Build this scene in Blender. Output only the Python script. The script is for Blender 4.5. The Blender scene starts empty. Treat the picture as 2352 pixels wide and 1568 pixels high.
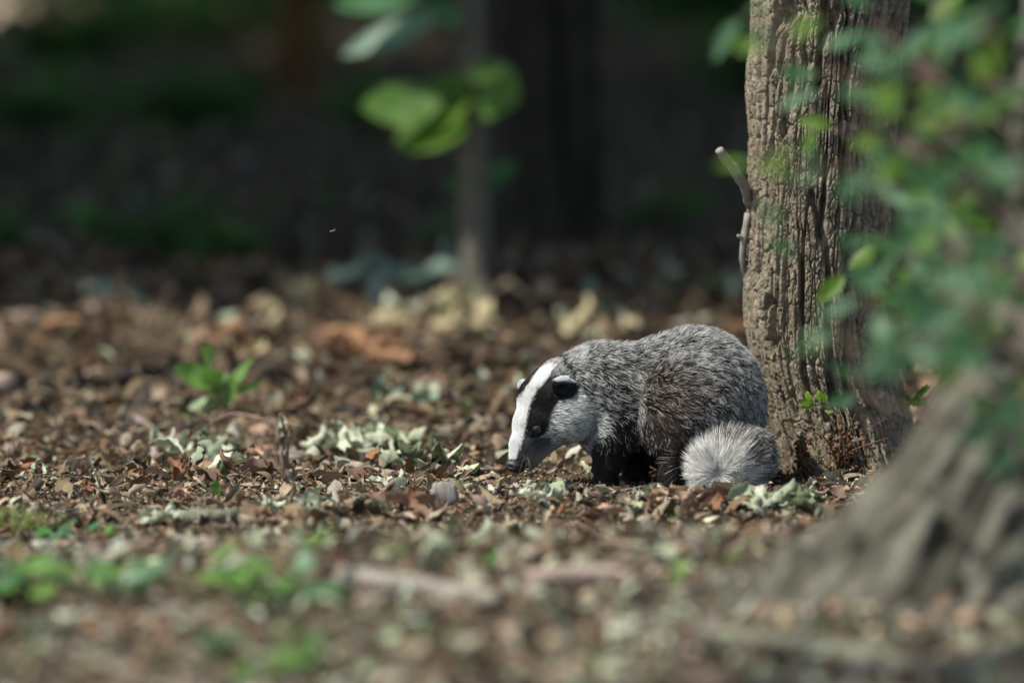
import bpy, math, random
import numpy as np
from mathutils import Vector, Matrix

rng = np.random.default_rng(7)
random.seed(7)
scene = bpy.context.scene
COL = scene.collection

# ------------------------------------------------------------------ camera
CAM_H, FPX = 1.7, 19600.0          # FPX: focal length in pixels of a 2352 px wide picture
PITCH = math.atan(1634.0 / FPX)
FWD = np.array([0, math.cos(PITCH), -math.sin(PITCH)])
UPV = np.array([0, math.sin(PITCH), math.cos(PITCH)])
RGT = np.array([1.0, 0, 0])
CPOS = np.array([0, 0, CAM_H])
cam = bpy.data.cameras.new('camera')
cam.lens, cam.sensor_width = 300.0, 36.0
cam.clip_start, cam.clip_end = 0.5, 300
cam.dof.use_dof = True
cam.dof.focus_distance = 16.98
cam.dof.aperture_fstop = 1.65
camo = bpy.data.objects.new('camera', cam)
COL.objects.link(camo)
camo.location = CPOS
camo.rotation_euler = (math.pi / 2 - PITCH, 0, 0)
scene.camera = camo

# ------------------------------------------------------------------ world, sun, exposure
SUN_EL = math.radians(56)
SUN_H = np.array([-0.94, -0.34]); SUN_H = SUN_H / np.linalg.norm(SUN_H)
SUN = np.array([SUN_H[0] * math.cos(SUN_EL), SUN_H[1] * math.cos(SUN_EL), math.sin(SUN_EL)])
world = bpy.data.worlds.new('World'); scene.world = world
world.use_nodes = True
wn = world.node_tree.nodes; wn.clear()
sky = wn.new('ShaderNodeTexSky'); sky.sky_type = 'NISHITA'; sky.sun_disc = False
sky.sun_elevation = SUN_EL
sky.sun_rotation = math.atan2(SUN_H[0], SUN_H[1])
bg = wn.new('ShaderNodeBackground'); bg.inputs['Strength'].default_value = 0.15
wo = wn.new('ShaderNodeOutputWorld')
world.node_tree.links.new(sky.outputs[0], bg.inputs[0])
world.node_tree.links.new(bg.outputs[0], wo.inputs[0])
sl = bpy.data.lights.new('sun', 'SUN'); sl.energy = 3.6; sl.angle = math.radians(0.6); sl.color = (1.0, 0.965, 0.84)
so = bpy.data.objects.new('sun', sl); COL.objects.link(so)
so.rotation_euler = Vector(SUN).to_track_quat('Z', 'Y').to_euler()
so.location = (-20, -15, 25)
vs = scene.view_settings
vs.view_transform = 'Standard'; vs.look = 'None'; vs.gamma = 1.0; vs.use_curve_mapping = False
vs.exposure = 0.95
scene.render.engine = 'CYCLES'
scene.cycles.max_bounces = 8
scene.cycles.transparent_max_bounces = 8
scene.cycles.use_denoising = True
scene.cycles.sample_clamp_indirect = 4.0

# ------------------------------------------------------------------ pixel helpers
def ray(u, v):
    return FWD + RGT * ((u - 1176.0) / FPX) + UPV * ((784.0 - v) / FPX)

def at(u, v, Y):
    d = ray(u, v)
    return CPOS + d * (Y / d[1])

def project(P):
    Q = P - CPOS
    z = Q @ FWD
    return 1176 + FPX * (Q @ RGT) / z, 784 - FPX * (Q @ UPV) / z

# ------------------------------------------------------------------ noise
def _h(i, j, k, s=0):
    i = i.astype(np.int64); j = j.astype(np.int64); k = k.astype(np.int64)
    n = (i * 374761393 + j * 668265263 + k * 2147483647 + s * 974634777) & 0xFFFFFFFF
    n = ((n ^ (n >> 13)) * 1274126177) & 0xFFFFFFFF
    n = ((n ^ (n >> 16)) * 2246822519) & 0xFFFFFFFF
    return ((n ^ (n >> 15)) & 0xFFFFFF) / float(0xFFFFFF)

def vnoise(x, y, z=None, s=0):
    x = np.asarray(x, float); y = np.asarray(y, float)
    z = np.zeros_like(x) if z is None else np.asarray(z, float)
    i, j, k = np.floor(x), np.floor(y), np.floor(z)
    fx, fy, fz = x - i, y - j, z - k
    fx = fx * fx * (3 - 2 * fx); fy = fy * fy * (3 - 2 * fy); fz = fz * fz * (3 - 2 * fz)
    r = 0
    for a in (0, 1):
        for b in (0, 1):
            for c in (0, 1):
                w = (fx if a else 1 - fx) * (fy if b else 1 - fy) * (fz if c else 1 - fz)
                r = r + w * _h(i + a, j + b, k + c, s)
    return r * 2 - 1

def fbm(x, y, z=None, s=0, oct=3):
    r, a, t = 0, 1.0, 0
    z = np.zeros_like(np.asarray(x, float)) if z is None else z
    for o in range(oct):
        r = r + a * vnoise(x * 2 ** o, y * 2 ** o, z * 2 ** o, s + o)
        t += a; a *= 0.5
    return r / t

def sstep(a, b, x):
    t = np.clip((np.asarray(x, float) - a) / (b - a), 0, 1)
    return t * t * (3 - 2 * t)

def voro(x, y, perx, s=0):
    """F1, F2 and the id of the nearest cell; x wraps after perx cells"""
    i, j = np.floor(x), np.floor(y)
    f1 = np.full(x.shape, 9.0); f2 = np.full(x.shape, 9.0); cid = np.zeros(x.shape)
    for a in (-1, 0, 1):
        for b in (-1, 0, 1):
            ci, cj = i + a, j + b
            w = np.mod(ci, perx)
            px = ci + 0.5 + 0.46 * (2 * _h(w, cj, w * 0, s) - 1)
            py = cj + 0.5 + 0.46 * (2 * _h(w, cj, w * 0 + 1, s) - 1)
            d = np.sqrt((x - px) ** 2 + (y - py) ** 2)
            idv = _h(w, cj, w * 0 + 2, s)
            nearer = d < f1
            f2 = np.where(nearer, f1, np.minimum(f2, d))
            cid = np.where(nearer, idv, cid)
            f1 = np.where(nearer, d, f1)
    return f1, f2, cid

# ------------------------------------------------------------------ terrain height
def terrain(x, y):
    x = np.asarray(x, float); y = np.asarray(y, float)
    h = 0.022 * vnoise(x * 0.9 + 3.1, y * 0.55, s=3) + 0.010 * vnoise(x * 2.3, y * 1.7, s=4)
    h = h + 0.004 * vnoise(x * 9, y * 7, s=5)
    flat = np.exp(-(((x - 0.33) / 0.55) ** 2 + ((y - 17.0) / 0.6) ** 2))
    h = h * (1 - 0.85 * flat)
    edge = 15.30 + 0.14 * vnoise(x * 1.1, x * 0 + 2.2, s=9)
    h = h + 0.10 * (1 - sstep(edge - 0.42, edge + 0.42, y)) * (0.92 + 0.16 * vnoise(x * 0.8, x * 0, s=12))
    h = h + 0.25 * sstep(26, 40, y) * vnoise(x * 0.25, y * 0.2, s=6) * 0.5
    return h

def gp(u, v):
    """the point of the ground under a pixel"""
    d = ray(u, v); z = 0.0
    for _ in range(40):
        p = CPOS + d * ((z - CAM_H) / d[2])
        z = 0.5 * z + 0.5 * float(terrain(p[0], p[1]))
    p[2] = float(terrain(p[0], p[1]))
    return p

# ------------------------------------------------------------------ mesh helpers
def mesh_np(name, V, F, mat=None, col=None, smooth=True):
    """V (n,3); F (m,4) or (m,3); col (n,3) stored as the point attribute Col"""
    me = bpy.data.meshes.new(name)
    V = np.asarray(V, np.float32); F = np.asarray(F, np.int32)
    k = F.shape[1]
    me.vertices.add(len(V)); me.vertices.foreach_set('co', V.ravel())
    me.loops.add(F.size); me.loops.foreach_set('vertex_index', F.ravel())
    me.polygons.add(len(F)); me.polygons.foreach_set('loop_start', np.arange(0, F.size, k, dtype=np.int32))
    if smooth:
        me.polygons.foreach_set('use_smooth', np.ones(len(F), bool))
    me.update(calc_edges=True)
    if col is not None:
        a = me.attributes.new('Col', 'FLOAT_COLOR', 'POINT')
        c = np.ones((len(V), 4), np.float32); c[:, :3] = col
        a.data.foreach_set('color', c.ravel())
    if mat:
        me.materials.append(mat)
    return me

def obj(name, me, parent=None, loc=None):
    o = bpy.data.objects.new(name, me); COL.objects.link(o)
    if parent is not None:
        o.parent = parent
    if loc is not None:
        o.location = loc
    return o

def thing(name, label, cat, loc, group=None):
    o = bpy.data.objects.new(name, None); COL.objects.link(o)
    o.location = loc; o['label'] = label; o['category'] = cat
    o.empty_display_size = 0.05
    if group: o['group'] = group
    return o

def tag(o, label, cat, group=None):
    o['label'] = label; o['category'] = cat
    if group: o['group'] = group
    return o

def kind(o, k, label=None, cat=None):
    o['kind'] = k
    if label: o['label'] = label
    if cat: o['category'] = cat
    return o

def tube(pts, rad, sides=6, rough=0.0, seed=0):
    """tapered, slightly knobbly tube along pts"""
    P = np.asarray(pts, float); R = np.broadcast_to(np.asarray(rad, float), (len(P),)).copy()
    T = np.gradient(P, axis=0); T /= np.linalg.norm(T, axis=1)[:, None] + 1e-9
    ref = np.array([0.13, -0.31, 0.94])
    if abs(T[0] @ ref) > 0.9: ref = np.array([0.9, 0.3, 0.1])
    A = np.cross(T, ref); A /= np.linalg.norm(A, axis=1)[:, None] + 1e-9
    B = np.cross(T, A)
    th = np.linspace(0, 2 * np.pi, sides, endpoint=False)
    rr = R[:, None] * np.ones((1, sides))
    if rough:
        I = np.arange(len(P))[:, None] * np.ones((1, sides)); J = np.arange(sides)[None, :] * np.ones((len(P), 1))
        rr = rr * (1 + rough * (2 * _h(I, J, I * 0, seed) - 1))
    V = P[:, None, :] + rr[:, :, None] * (np.cos(th)[None, :, None] * A[:, None, :] + np.sin(th)[None, :, None] * B[:, None, :])
    n = len(P)
    F = []
    for i in range(n - 1):
        for j in range(sides):
            k2 = (j + 1) % sides
            F.append((i * sides + j, i * sides + k2, (i + 1) * sides + k2, (i + 1) * sides + j))
    V = V.reshape(-1, 3)
    c0, c1 = len(V), len(V) + 1
    V = np.vstack([V, P[0], P[-1]])
    for j in range(0, sides, 2):                       # end caps as quads
        F.append((c0, (j + 2) % sides, (j + 1) % sides, j))
        b = (n - 1) * sides
        F.append((c1, b + j, b + (j + 1) % sides, b + (j + 2) % sides))
    return V, np.array(F, np.int32)

def spline(pts, n=20):
    P = np.asarray(pts, float)
    if len(P) < 3:
        t = np.linspace(0, 1, n)[:, None]
        return P[0] * (1 - t) + P[-1] * t
    Q = np.vstack([2 * P[0] - P[1], P, 2 * P[-1] - P[-2]])
    out = []
    m = len(P) - 1
    for t in np.linspace(0, m - 1e-6, n):
        i = int(t); f = t - i
        a, b, c, d = Q[i], Q[i + 1], Q[i + 2], Q[i + 3]
        out.append(0.5 * (2 * b + (c - a) * f + (2 * a - 5 * b + 4 * c - d) * f * f + (3 * b - a - 3 * c + d) * f ** 3))
    return np.array(out)

def join(parts):
    Vs, Fs, o = [], [], 0
    for V, F in parts:
        Vs.append(V); Fs.append(F + o); o += len(V)
    return np.vstack(Vs), np.vstack(Fs)

def leaf_grid(L, W, lobes=0, depth=0.0, bend=0.0, roll=0.0, twist=0.0, crumple=0.0, nl=8, nw=4, shape=1.0, seed=0, petiole=0.0):
    """a leaf blade from its base at the origin along +Y; nl x nw quads"""
    t = np.linspace(0, 1, nl + 1); s = np.linspace(-1, 1, nw + 1)
    w = np.sin(np.pi * np.clip(t * 0.97 + 0.02, 0, 1) ** shape) ** 0.75
    if lobes:
        w = w * (1 - depth * (0.5 + 0.5 * np.cos(2 * np.pi * lobes * t)))
    w = np.maximum(w, 0.03)
    T, S = np.meshgrid(t, s, indexing='ij')
    X = S * (w[:, None]) * W * 0.5
    ang = roll * S
    r = np.where(abs(roll) > 1e-3, 1.0, 1.0)
    if abs(roll) > 1e-3:
        half = w[:, None] * W * 0.5
        Xr = half * np.sin(ang) / roll
        Zr = half * (1 - np.cos(ang)) / roll
    else:
        Xr, Zr = X, 0 * X
    Zr = Zr + crumple * L * vnoise(T * 5 + seed * 3.7, S * 2.2 + seed, s=seed)
    tw = twist * T
    Xt = Xr * np.cos(tw) - Zr * np.sin(tw); Zt = Xr * np.sin(tw) + Zr * np.cos(tw)
    b = bend * T
    if abs(bend) > 1e-3:
        Y0 = L * np.sin(b) / bend; Z0 = L * (1 - np.cos(b)) / bend
    else:
        Y0, Z0 = L * T, 0 * T
    Y = Y0 - Zt * np.sin(b); Z = Z0 + Zt * np.cos(b)
    V = np.stack([Xt, Y, Z], -1).reshape(-1, 3)
    F = []
    m = nw + 1
    for i in range(nl):
        for j in range(nw):
            F.append((i * m + j, i * m + j + 1, (i + 1) * m + j + 1, (i + 1) * m + j))
    return V, np.array(F, np.int32)

def rotmats(yaw, tilt, tiltdir, spin=None):
    n = len(yaw)
    cz, sz = np.cos(yaw), np.sin(yaw)
    Rz = np.zeros((n, 3, 3)); Rz[:, 0, 0] = cz; Rz[:, 0, 1] = -sz; Rz[:, 1, 0] = sz; Rz[:, 1, 1] = cz; Rz[:, 2, 2] = 1
    ax = np.stack([np.cos(tiltdir), np.sin(tiltdir), 0 * tiltdir], -1)
    K = np.zeros((n, 3, 3))
    K[:, 0, 1] = -ax[:, 2]; K[:, 0, 2] = ax[:, 1]; K[:, 1, 0] = ax[:, 2]; K[:, 1, 2] = -ax[:, 0]; K[:, 2, 0] = -ax[:, 1]; K[:, 2, 1] = ax[:, 0]
    Rt = np.eye(3)[None] + np.sin(tilt)[:, None, None] * K + (1 - np.cos(tilt))[:, None, None] * (K @ K)
    return Rt @ Rz

# ------------------------------------------------------------------ materials
def nodes(name):
    m = bpy.data.materials.new(name); m.use_nodes = True
    nt = m.node_tree; nt.nodes.clear()
    out = nt.nodes.new('ShaderNodeOutputMaterial')
    return m, nt, out

def principled(nt, rough=0.8, spec=0.3):
    p = nt.nodes.new('ShaderNodeBsdfPrincipled')
    p.inputs['Roughness'].default_value = rough
    p.inputs['Specular IOR Level'].default_value = spec
    return p

def noise_node(nt, scale, detail=6, coord='Object', rough=0.6, stretch=None):
    tc = nt.nodes.new('ShaderNodeTexCoord')
    n = nt.nodes.new('ShaderNodeTexNoise'); n.inputs['Scale'].default_value = scale
    n.inputs['Detail'].default_value = detail; n.inputs['Roughness'].default_value = rough
    src = tc.outputs[coord]
    if stretch:
        mp = nt.nodes.new('ShaderNodeMapping'); mp.inputs['Scale'].default_value = stretch
        nt.links.new(src, mp.inputs[0]); src = mp.outputs[0]
    nt.links.new(src, n.inputs['Vector'])
    return n

def ramp(nt, fac, stops):
    r = nt.nodes.new('ShaderNodeValToRGB')
    e = r.color_ramp.elements
    while len(e) < len(stops): e.new(0.5)
    for x, (p, c) in zip(e, stops):
        x.position = p; x.color = (*c, 1)
    nt.links.new(fac, r.inputs[0])
    return r

def mix_rgb(nt, a, b, fac, mode='MIX'):
    m = nt.nodes.new('ShaderNodeMix'); m.data_type = 'RGBA'; m.blend_type = mode
    for sock, val in ((m.inputs[6], a), (m.inputs[7], b)):
        if hasattr(val, 'links'): nt.links.new(val, sock)
        else: sock.default_value = (*val, 1)
    if hasattr(fac, 'links'): nt.links.new(fac, m.inputs[0])
    else: m.inputs[0].default_value = fac
    return m.outputs[2]

def bump(nt, p, height, strength=0.5, dist=0.01):
    b = nt.nodes.new('ShaderNodeBump'); b.inputs['Strength'].default_value = strength; b.inputs['Distance'].default_value = dist
    nt.links.new(height, b.inputs['Height']); nt.links.new(b.outputs[0], p.inputs['Normal'])

def mat_noise(name, c0, c1, scale=20, rough=0.85, spec=0.2, bscale=None, bdist=0.004, bstr=0.6, stretch=None, c2=None):
    m, nt, out = nodes(name)
    n = noise_node(nt, scale, stretch=stretch)
    stops = [(0.32, c0), (0.68, c1)] if c2 is None else [(0.3, c0), (0.52, c1), (0.72, c2)]
    r = ramp(nt, n.outputs['Fac'], stops)
    p = principled(nt, rough, spec)
    nt.links.new(r.outputs[0], p.inputs['Base Color'])
    if bscale:
        n2 = noise_node(nt, bscale, 8, stretch=stretch); bump(nt, p, n2.outputs['Fac'], bstr, bdist)
    nt.links.new(p.outputs[0], out.inputs[0])
    return m

def mat_leaf(name, top, under, var=0.25, trans=0.35, rough=0.5, spec=0.35, tcol=None, scale=45, attr=False):
    """a leaf with its own upper and lower side, some light passing through it"""
    m, nt, out = nodes(name)
    p = principled(nt, rough, spec)
    if attr:
        a = nt.nodes.new('ShaderNodeAttribute'); a.attribute_name = 'Col'; base = a.outputs['Color']
    else:
        g = nt.nodes.new('ShaderNodeNewGeometry')
        base = mix_rgb(nt, top, under, g.outputs['Backfacing'])
        oi = nt.nodes.new('ShaderNodeObjectInfo')
        r0 = ramp(nt, oi.outputs['Random'], [(0.0, (1 - var, 1 - var, 1 - var)), (1.0, (1 + var, 1 + var * 0.9, 1 + var * 0.7))])
        base = mix_rgb(nt, base, r0.outputs[0], 1.0, 'MULTIPLY')
    n = noise_node(nt, scale, 5)
    r = ramp(nt, n.outputs['Fac'], [(0.3, (0.66, 0.64, 0.6)), (0.7, (1.15, 1.13, 1.1))])
    base = mix_rgb(nt, base, r.outputs[0], 1.0, 'MULTIPLY')
    nt.links.new(base, p.inputs['Base Color'])
    bump(nt, p, n.outputs['Fac'], 0.35, 0.002)
    t = nt.nodes.new('ShaderNodeBsdfTranslucent')
    if tcol: t.inputs[0].default_value = (*tcol, 1)
    else: nt.links.new(base, t.inputs[0])
    mx = nt.nodes.new('ShaderNodeMixShader'); mx.inputs[0].default_value = trans
    nt.links.new(p.outputs[0], mx.inputs[1]); nt.links.new(t.outputs[0], mx.inputs[2])
    nt.links.new(mx.outputs[0], out.inputs[0])
    return m

def mat_attr(name, rough=0.9, spec=0.15, bscale=None, bdist=0.003, var=None):
    m, nt, out = nodes(name)
    p = principled(nt, rough, spec)
    a = nt.nodes.new('ShaderNodeAttribute'); a.attribute_name = 'Col'
    base = a.outputs['Color']
    if var:
        n = noise_node(nt, var, 6)
        r = ramp(nt, n.outputs['Fac'], [(0.3, (0.6, 0.6, 0.6)), (0.7, (1.25, 1.22, 1.2))])
        base = mix_rgb(nt, base, r.outputs[0], 1.0, 'MULTIPLY')
    nt.links.new(base, p.inputs['Base Color'])
    if bscale:
        n2 = noise_node(nt, bscale, 8); bump(nt, p, n2.outputs['Fac'], 0.6, bdist)
    nt.links.new(p.outputs[0], out.inputs[0])
    return m

def mat_flat(name, c, rough=0.5, spec=0.5):
    m, nt, out = nodes(name); p = principled(nt, rough, spec)
    p.inputs['Base Color'].default_value = (*c, 1); nt.links.new(p.outputs[0], out.inputs[0]); return m

M = {}
M['soil'] = mat_noise('forest_soil', (0.040, 0.028, 0.019), (0.105, 0.074, 0.05), 26, 0.95, 0.1, 180, 0.004, 0.8)
M['path'] = mat_noise('sandy_path', (0.42, 0.31, 0.25), (0.58, 0.45, 0.38), 3, 0.95, 0.1)
M['litter'] = mat_leaf('leaf_litter', (0, 0, 0), (0, 0, 0), trans=0.12, rough=0.7, spec=0.2, attr=True, scale=60)
M['crumb'] = mat_attr('crumbs', 0.95, 0.1)
M['bark'] = mat_noise('oak_bark', (0.13, 0.107, 0.077), (0.265, 0.222, 0.163), 60, 0.95, 0.08, 300, 0.006, 1.0, c2=(0.40, 0.345, 0.265))
M['bark_grey'] = mat_noise('mossy_grey_bark', (0.075, 0.070, 0.056), (0.175, 0.165, 0.138), 14, 0.95, 0.08, 60, 0.012, 0.9, c2=(0.21, 0.21, 0.155))
def mat_streaked(name, cols, fa, fb):
    """bark with long slanting streaks: furrow shade put into the colour, bare and mossy wood"""
    m, nt, out = nodes(name); p = principled(nt, .95, .08)
    tc = nt.nodes.new('ShaderNodeTexCoord')
    m1 = nt.nodes.new('ShaderNodeMapping'); m1.inputs['Rotation'].default_value = (0, math.radians(-33), 0)
    m2 = nt.nodes.new('ShaderNodeMapping'); m2.inputs['Scale'].default_value = (fb, fb * .35, fa)
    nt.links.new(tc.outputs['Object'], m1.inputs[0]); nt.links.new(m1.outputs[0], m2.inputs[0])
    n = nt.nodes.new('ShaderNodeTexNoise'); n.inputs['Scale'].default_value = 1.0; n.inputs['Detail'].default_value = 5; n.inputs['Roughness'].default_value = .6
    nt.links.new(m2.outputs[0], n.inputs['Vector'])
    r = ramp(nt, n.outputs['Fac'], cols); nt.links.new(r.outputs[0], p.inputs['Base Color'])
    n2 = noise_node(nt, 60, 8); bump(nt, p, n2.outputs['Fac'], .9, .012)
    nt.links.new(p.outputs[0], out.inputs[0])
    return m
M['bark_near'] = mat_streaked('streaked_mossy_bark', [(.38, (.026, .023, .018)), (.49, (.085, .080, .064)), (.57, (.155, .145, .12)), (.66, (.11, .12, .08)), (.75, (.20, .185, .155))], 2.6, 21.0)  # dark streaks paint in the shade of furrows, paler ones bare and mossy bark
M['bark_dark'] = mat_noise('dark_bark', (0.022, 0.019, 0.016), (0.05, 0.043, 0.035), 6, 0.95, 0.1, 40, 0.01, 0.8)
M['bark_brown'] = mat_noise('brown_bark', (0.085, 0.05, 0.022), (0.145, 0.088, 0.04), 6, 0.95, 0.1, 40, 0.01, 0.8)
M['bark_pale'] = mat_noise('sapling_bark', (0.10, 0.085, 0.07), (0.17, 0.147, 0.122), 14, 0.9, 0.15, 70, 0.003, 0.6)
M['twig'] = mat_noise('twig_bark', (0.13, 0.085, 0.062), (0.27, 0.2, 0.16), 60, 0.9, 0.15, 260, 0.0015, 0.7)
M['twig_dark'] = mat_noise('dark_twig_bark', (0.04, 0.034, 0.03), (0.11, 0.095, 0.085), 50, 0.9, 0.15, 260, 0.0015, 0.7)
M['stick_grey'] = mat_noise('weathered_stick', (0.17, 0.147, 0.125), (0.32, 0.285, 0.25), 30, 0.9, 0.15, 150, 0.002, 0.7)
M['stick_moss'] = mat_noise('mossy_stick', (0.07, 0.065, 0.05), (0.2, 0.19, 0.15), 55, 0.95, 0.1, 120, 0.006, 0.9, c2=(0.12, 0.15, 0.07))
M['root_red'] = mat_noise('red_dead_twig', (0.075, 0.040, 0.025), (0.17, 0.095, 0.058), 60, 0.9, 0.15, 200, 0.002, 0.6)
M['wood_orange'] = mat_noise('orange_bark_strip', (0.24, 0.125, 0.065), (0.37, 0.21, 0.12), 25, 0.85, 0.15, 90, 0.004, 0.6)
M['wood_pink'] = mat_noise('pinkish_bark_piece', (0.24, 0.18, 0.145), (0.40, 0.315, 0.265), 18, 0.85, 0.15, 80, 0.004, 0.6)
M['chunk'] = mat_noise('grey_wood_chunk', (0.15, 0.14, 0.125), (0.3, 0.28, 0.255), 80, 0.9, 0.15, 160, 0.003, 0.8, stretch=(1, 1, 0.2))
M['sage'] = mat_leaf('wilted_sage_leaf', (0.50, 0.545, 0.44), (0.30, 0.345, 0.235), 0.2, 0.2, 0.6, 0.3, scale=70)
M['sage2'] = mat_leaf('wilted_green_leaf', (0.34, 0.39, 0.29), (0.115, 0.145, 0.075), 0.25, 0.2, 0.6, 0.3, scale=70)
M['browned'] = mat_leaf('dead_brown_leaf', (0.25, 0.125, 0.07), (0.16, 0.085, 0.05), 0.3, 0.2, 0.6, 0.3, scale=80)
M['pinkish'] = mat_leaf('dead_pinkish_leaf', (0.42, 0.29, 0.225), (0.30, 0.195, 0.145), 0.25, 0.18, 0.65, 0.25, scale=80)
M['yellowed'] = mat_leaf('straw_leaf', (0.56, 0.49, 0.31), (0.46, 0.41, 0.27), 0.2, 0.25, 0.6, 0.25, scale=40)
M['rust'] = mat_leaf('rust_leaf', (0.30, 0.165, 0.095), (0.25, 0.14, 0.085), 0.25, 0.25, 0.6, 0.25, scale=40)
M['teal'] = mat_leaf('bluish_wilted_leaf', (0.20, 0.30, 0.25), (0.18, 0.27, 0.22), 0.2, 0.15, 0.45, 0.4, scale=40)
M['fresh'] = mat_leaf('fresh_leaf', (0.12, 0.235, 0.06), (0.14, 0.25, 0.08), 0.25, 0.36, 0.42, 0.45, tcol=(0.22, 0.42, 0.07), scale=30)
M['elm'] = mat_leaf('shrub_leaf', (0.065, 0.165, 0.085), (0.095, 0.20, 0.115), 0.3, 0.38, 0.45, 0.45, tcol=(0.13, 0.36, 0.10), scale=40)
M['elm_y'] = mat_leaf('young_shrub_leaf', (0.12, 0.23, 0.035), (0.14, 0.26, 0.06), 0.25, 0.5, 0.45, 0.4, tcol=(0.30, 0.52, 0.05), scale=40)
M['shade_leaf'] = mat_leaf('undergrowth_leaf', (0.075, 0.17, 0.055), (0.085, 0.18, 0.065), 0.3, 0.35, 0.5, 0.4, tcol=(0.10, 0.26, 0.04), scale=20)
M['crown'] = mat_leaf('canopy_leaf', (0.05, 0.09, 0.03), (0.06, 0.10, 0.035), 0.2, 0.25, 0.6, 0.3, tcol=(0.10, 0.2, 0.03), scale=5)
M['stem'] = mat_noise('green_stem', (0.10, 0.16, 0.05), (0.16, 0.22, 0.08), 40, 0.6, 0.3)
M['moss'] = mat_attr('moss', 0.9, 0.1)

# ------------------------------------------------------------------ ground
def sheet(name, xs, ys, mat, lift=0.0, hfun=terrain):
    X, Y = np.meshgrid(xs, ys, indexing='ij')
    Z = hfun(X, Y) + lift
    V = np.stack([X, Y, Z], -1).reshape(-1, 3)
    nx, ny = len(xs), len(ys)
    I = np.arange(nx * ny).reshape(nx, ny)
    F = np.stack([I[:-1, :-1], I[1:, :-1], I[1:, 1:], I[:-1, 1:]], -1).reshape(-1, 4)
    return mesh_np(name, V, F, mat)

def graded(lo, a, b, hi, fine, n):
    return np.concatenate([np.linspace(lo, a, n, endpoint=False), np.arange(a, b, fine), np.linspace(b, hi, n)])

def soil_h(X, Y):
    f = np.exp(-((Y - 17.2) / 1.6) ** 2)
    return terrain(X, Y) + f * (0.006 * fbm(X * 22, Y * 22, s=21) + 0.003 * vnoise(X * 70, Y * 70, s=22))

gxs = graded(-60, -1.6, 1.6, 60, 0.011, 30)
gys = np.concatenate([np.linspace(-40, 11, 25, endpoint=False), np.arange(11, 15.7, 0.06), np.arange(15.7, 19, 0.0135), np.arange(19, 24, 0.05), np.linspace(24, 120, 60)])
kind(obj('ground', sheet('ground', gxs, gys, M['soil'], 0, soil_h)), 'structure')
# the pale path that shows beyond the shade
pxs = np.linspace(0, 1, 24); pys = np.linspace(32.5, 62, 60)
PT, PY_ = np.meshgrid(pxs, pys, indexing='ij')
pedge = -2.02 + .12 * vnoise(PY_ * .6, PY_ * 0, s=44) + 3.2 * sstep(44, 50, PY_)
PX = -12 + PT * (pedge + 12)
PV = np.stack([PX, PY_, terrain(PX, PY_) + .025], -1).reshape(-1, 3)
pI = np.arange(PV.shape[0]).reshape(24, 60)
kind(obj('path', mesh_np('path', PV, np.stack([pI[:-1, :-1], pI[1:, :-1], pI[1:, 1:], pI[:-1, 1:]], -1).reshape(-1, 4), M['path'])), 'structure')

# ------------------------------------------------------------------ leaf litter
PAL = np.array([[.115, .083, .060], [.150, .092, .058], [.29, .218, .160], [.35, .285, .235], [.42, .46, .37], [.045, .037, .030], [.10, .20, .055], [.185, .135, .098], [.28, .262, .218]]) * np.array([1.0, 1.0, .95])

def scatter(name, x, y, size, tilt, templates, ci, mat, lift, cjit=0.25, gain=1.0):
    n = len(x)
    Rm = rotmats(rng.uniform(0, 2 * np.pi, n), tilt, rng.uniform(0, 2 * np.pi, n))
    z = terrain(x, y) + lift
    C = gain * PAL[ci] * (1 + cjit * rng.uniform(-1, 1, (n, 1))) * (1 + 0.1 * rng.uniform(-1, 1, (n, 3)))
    pick = rng.integers(0, len(templates), n)
    Vs, Fs, Cs, off = [], [], [], 0
    for k, (TV, TF) in enumerate(templates):
        idx = np.where(pick == k)[0]
        if not len(idx): continue
        W = np.einsum('nij,vj->nvi', Rm[idx], TV) * size[idx][:, None, None] + np.stack([x[idx], y[idx], z[idx]], -1)[:, None, :]
        Vs.append(W.reshape(-1, 3))
        Fs.append((TF[None] + (np.arange(len(idx)) * len(TV))[:, None, None] + off).reshape(-1, TF.shape[1]))
        Cs.append(np.repeat(C[idx], len(TV), 0)); off += W.shape[0] * W.shape[1]
    return obj(name, mesh_np(name, np.vstack(Vs), np.vstack(Fs), mat, np.vstack(Cs)))

def centred(VF):
    V, F = VF
    V = V - np.array([V[:, 0].mean(), V[:, 1].mean(), V[:, 2].min()])
    return V, F

TL = []
for k in range(18):
    r = random.Random(100 + k)
    TL.append(centred(leaf_grid(1, r.uniform(.42, .68), lobes=r.choice([0, 3, 4]), depth=r.uniform(.2, .45), bend=r.uniform(-1.6, 1.6),
                                roll=r.choice([-1, 1]) * r.uniform(.3, 2.0), twist=r.uniform(-.7, .7), crumple=.05, nl=6, nw=3, shape=r.uniform(.8, 1.1), seed=k)))

def wedge(n, y0, y1, margin=0.35):
    y = rng.uniform(y0, y1, n); hw = y * 0.060 + margin
    return rng.uniform(-1, 1, n) * hw, y

def clear_of(x, y):
    """the soil is bare under the animal and inside the trunks"""
    k = ((x - 0.68) ** 2 + (y - 17.25) ** 2 > 0.19 ** 2)
    k &= ~((np.abs(x - 0.30) < 0.30) & (y > 16.80) & (y < 17.12))
    return k

def colours(n, w):
    w = np.array(w, float); return rng.choice(len(PAL), n, p=w / w.sum())

def litter(name, n, y0, y1, s0, s1, w, tilt=0.5, lift=0.004, gain=1.0):
    x, y = wedge(n, y0, y1); k = clear_of(x, y); x, y = x[k], y[k]; n = len(x)
    o = scatter(name, x, y, rng.uniform(s0, s1, n), np.abs(rng.normal(0, tilt, n)), TL, colours(n, w), M['litter'], rng.uniform(0, lift, n), gain=gain)
    return kind(o, 'stuff')
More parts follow.
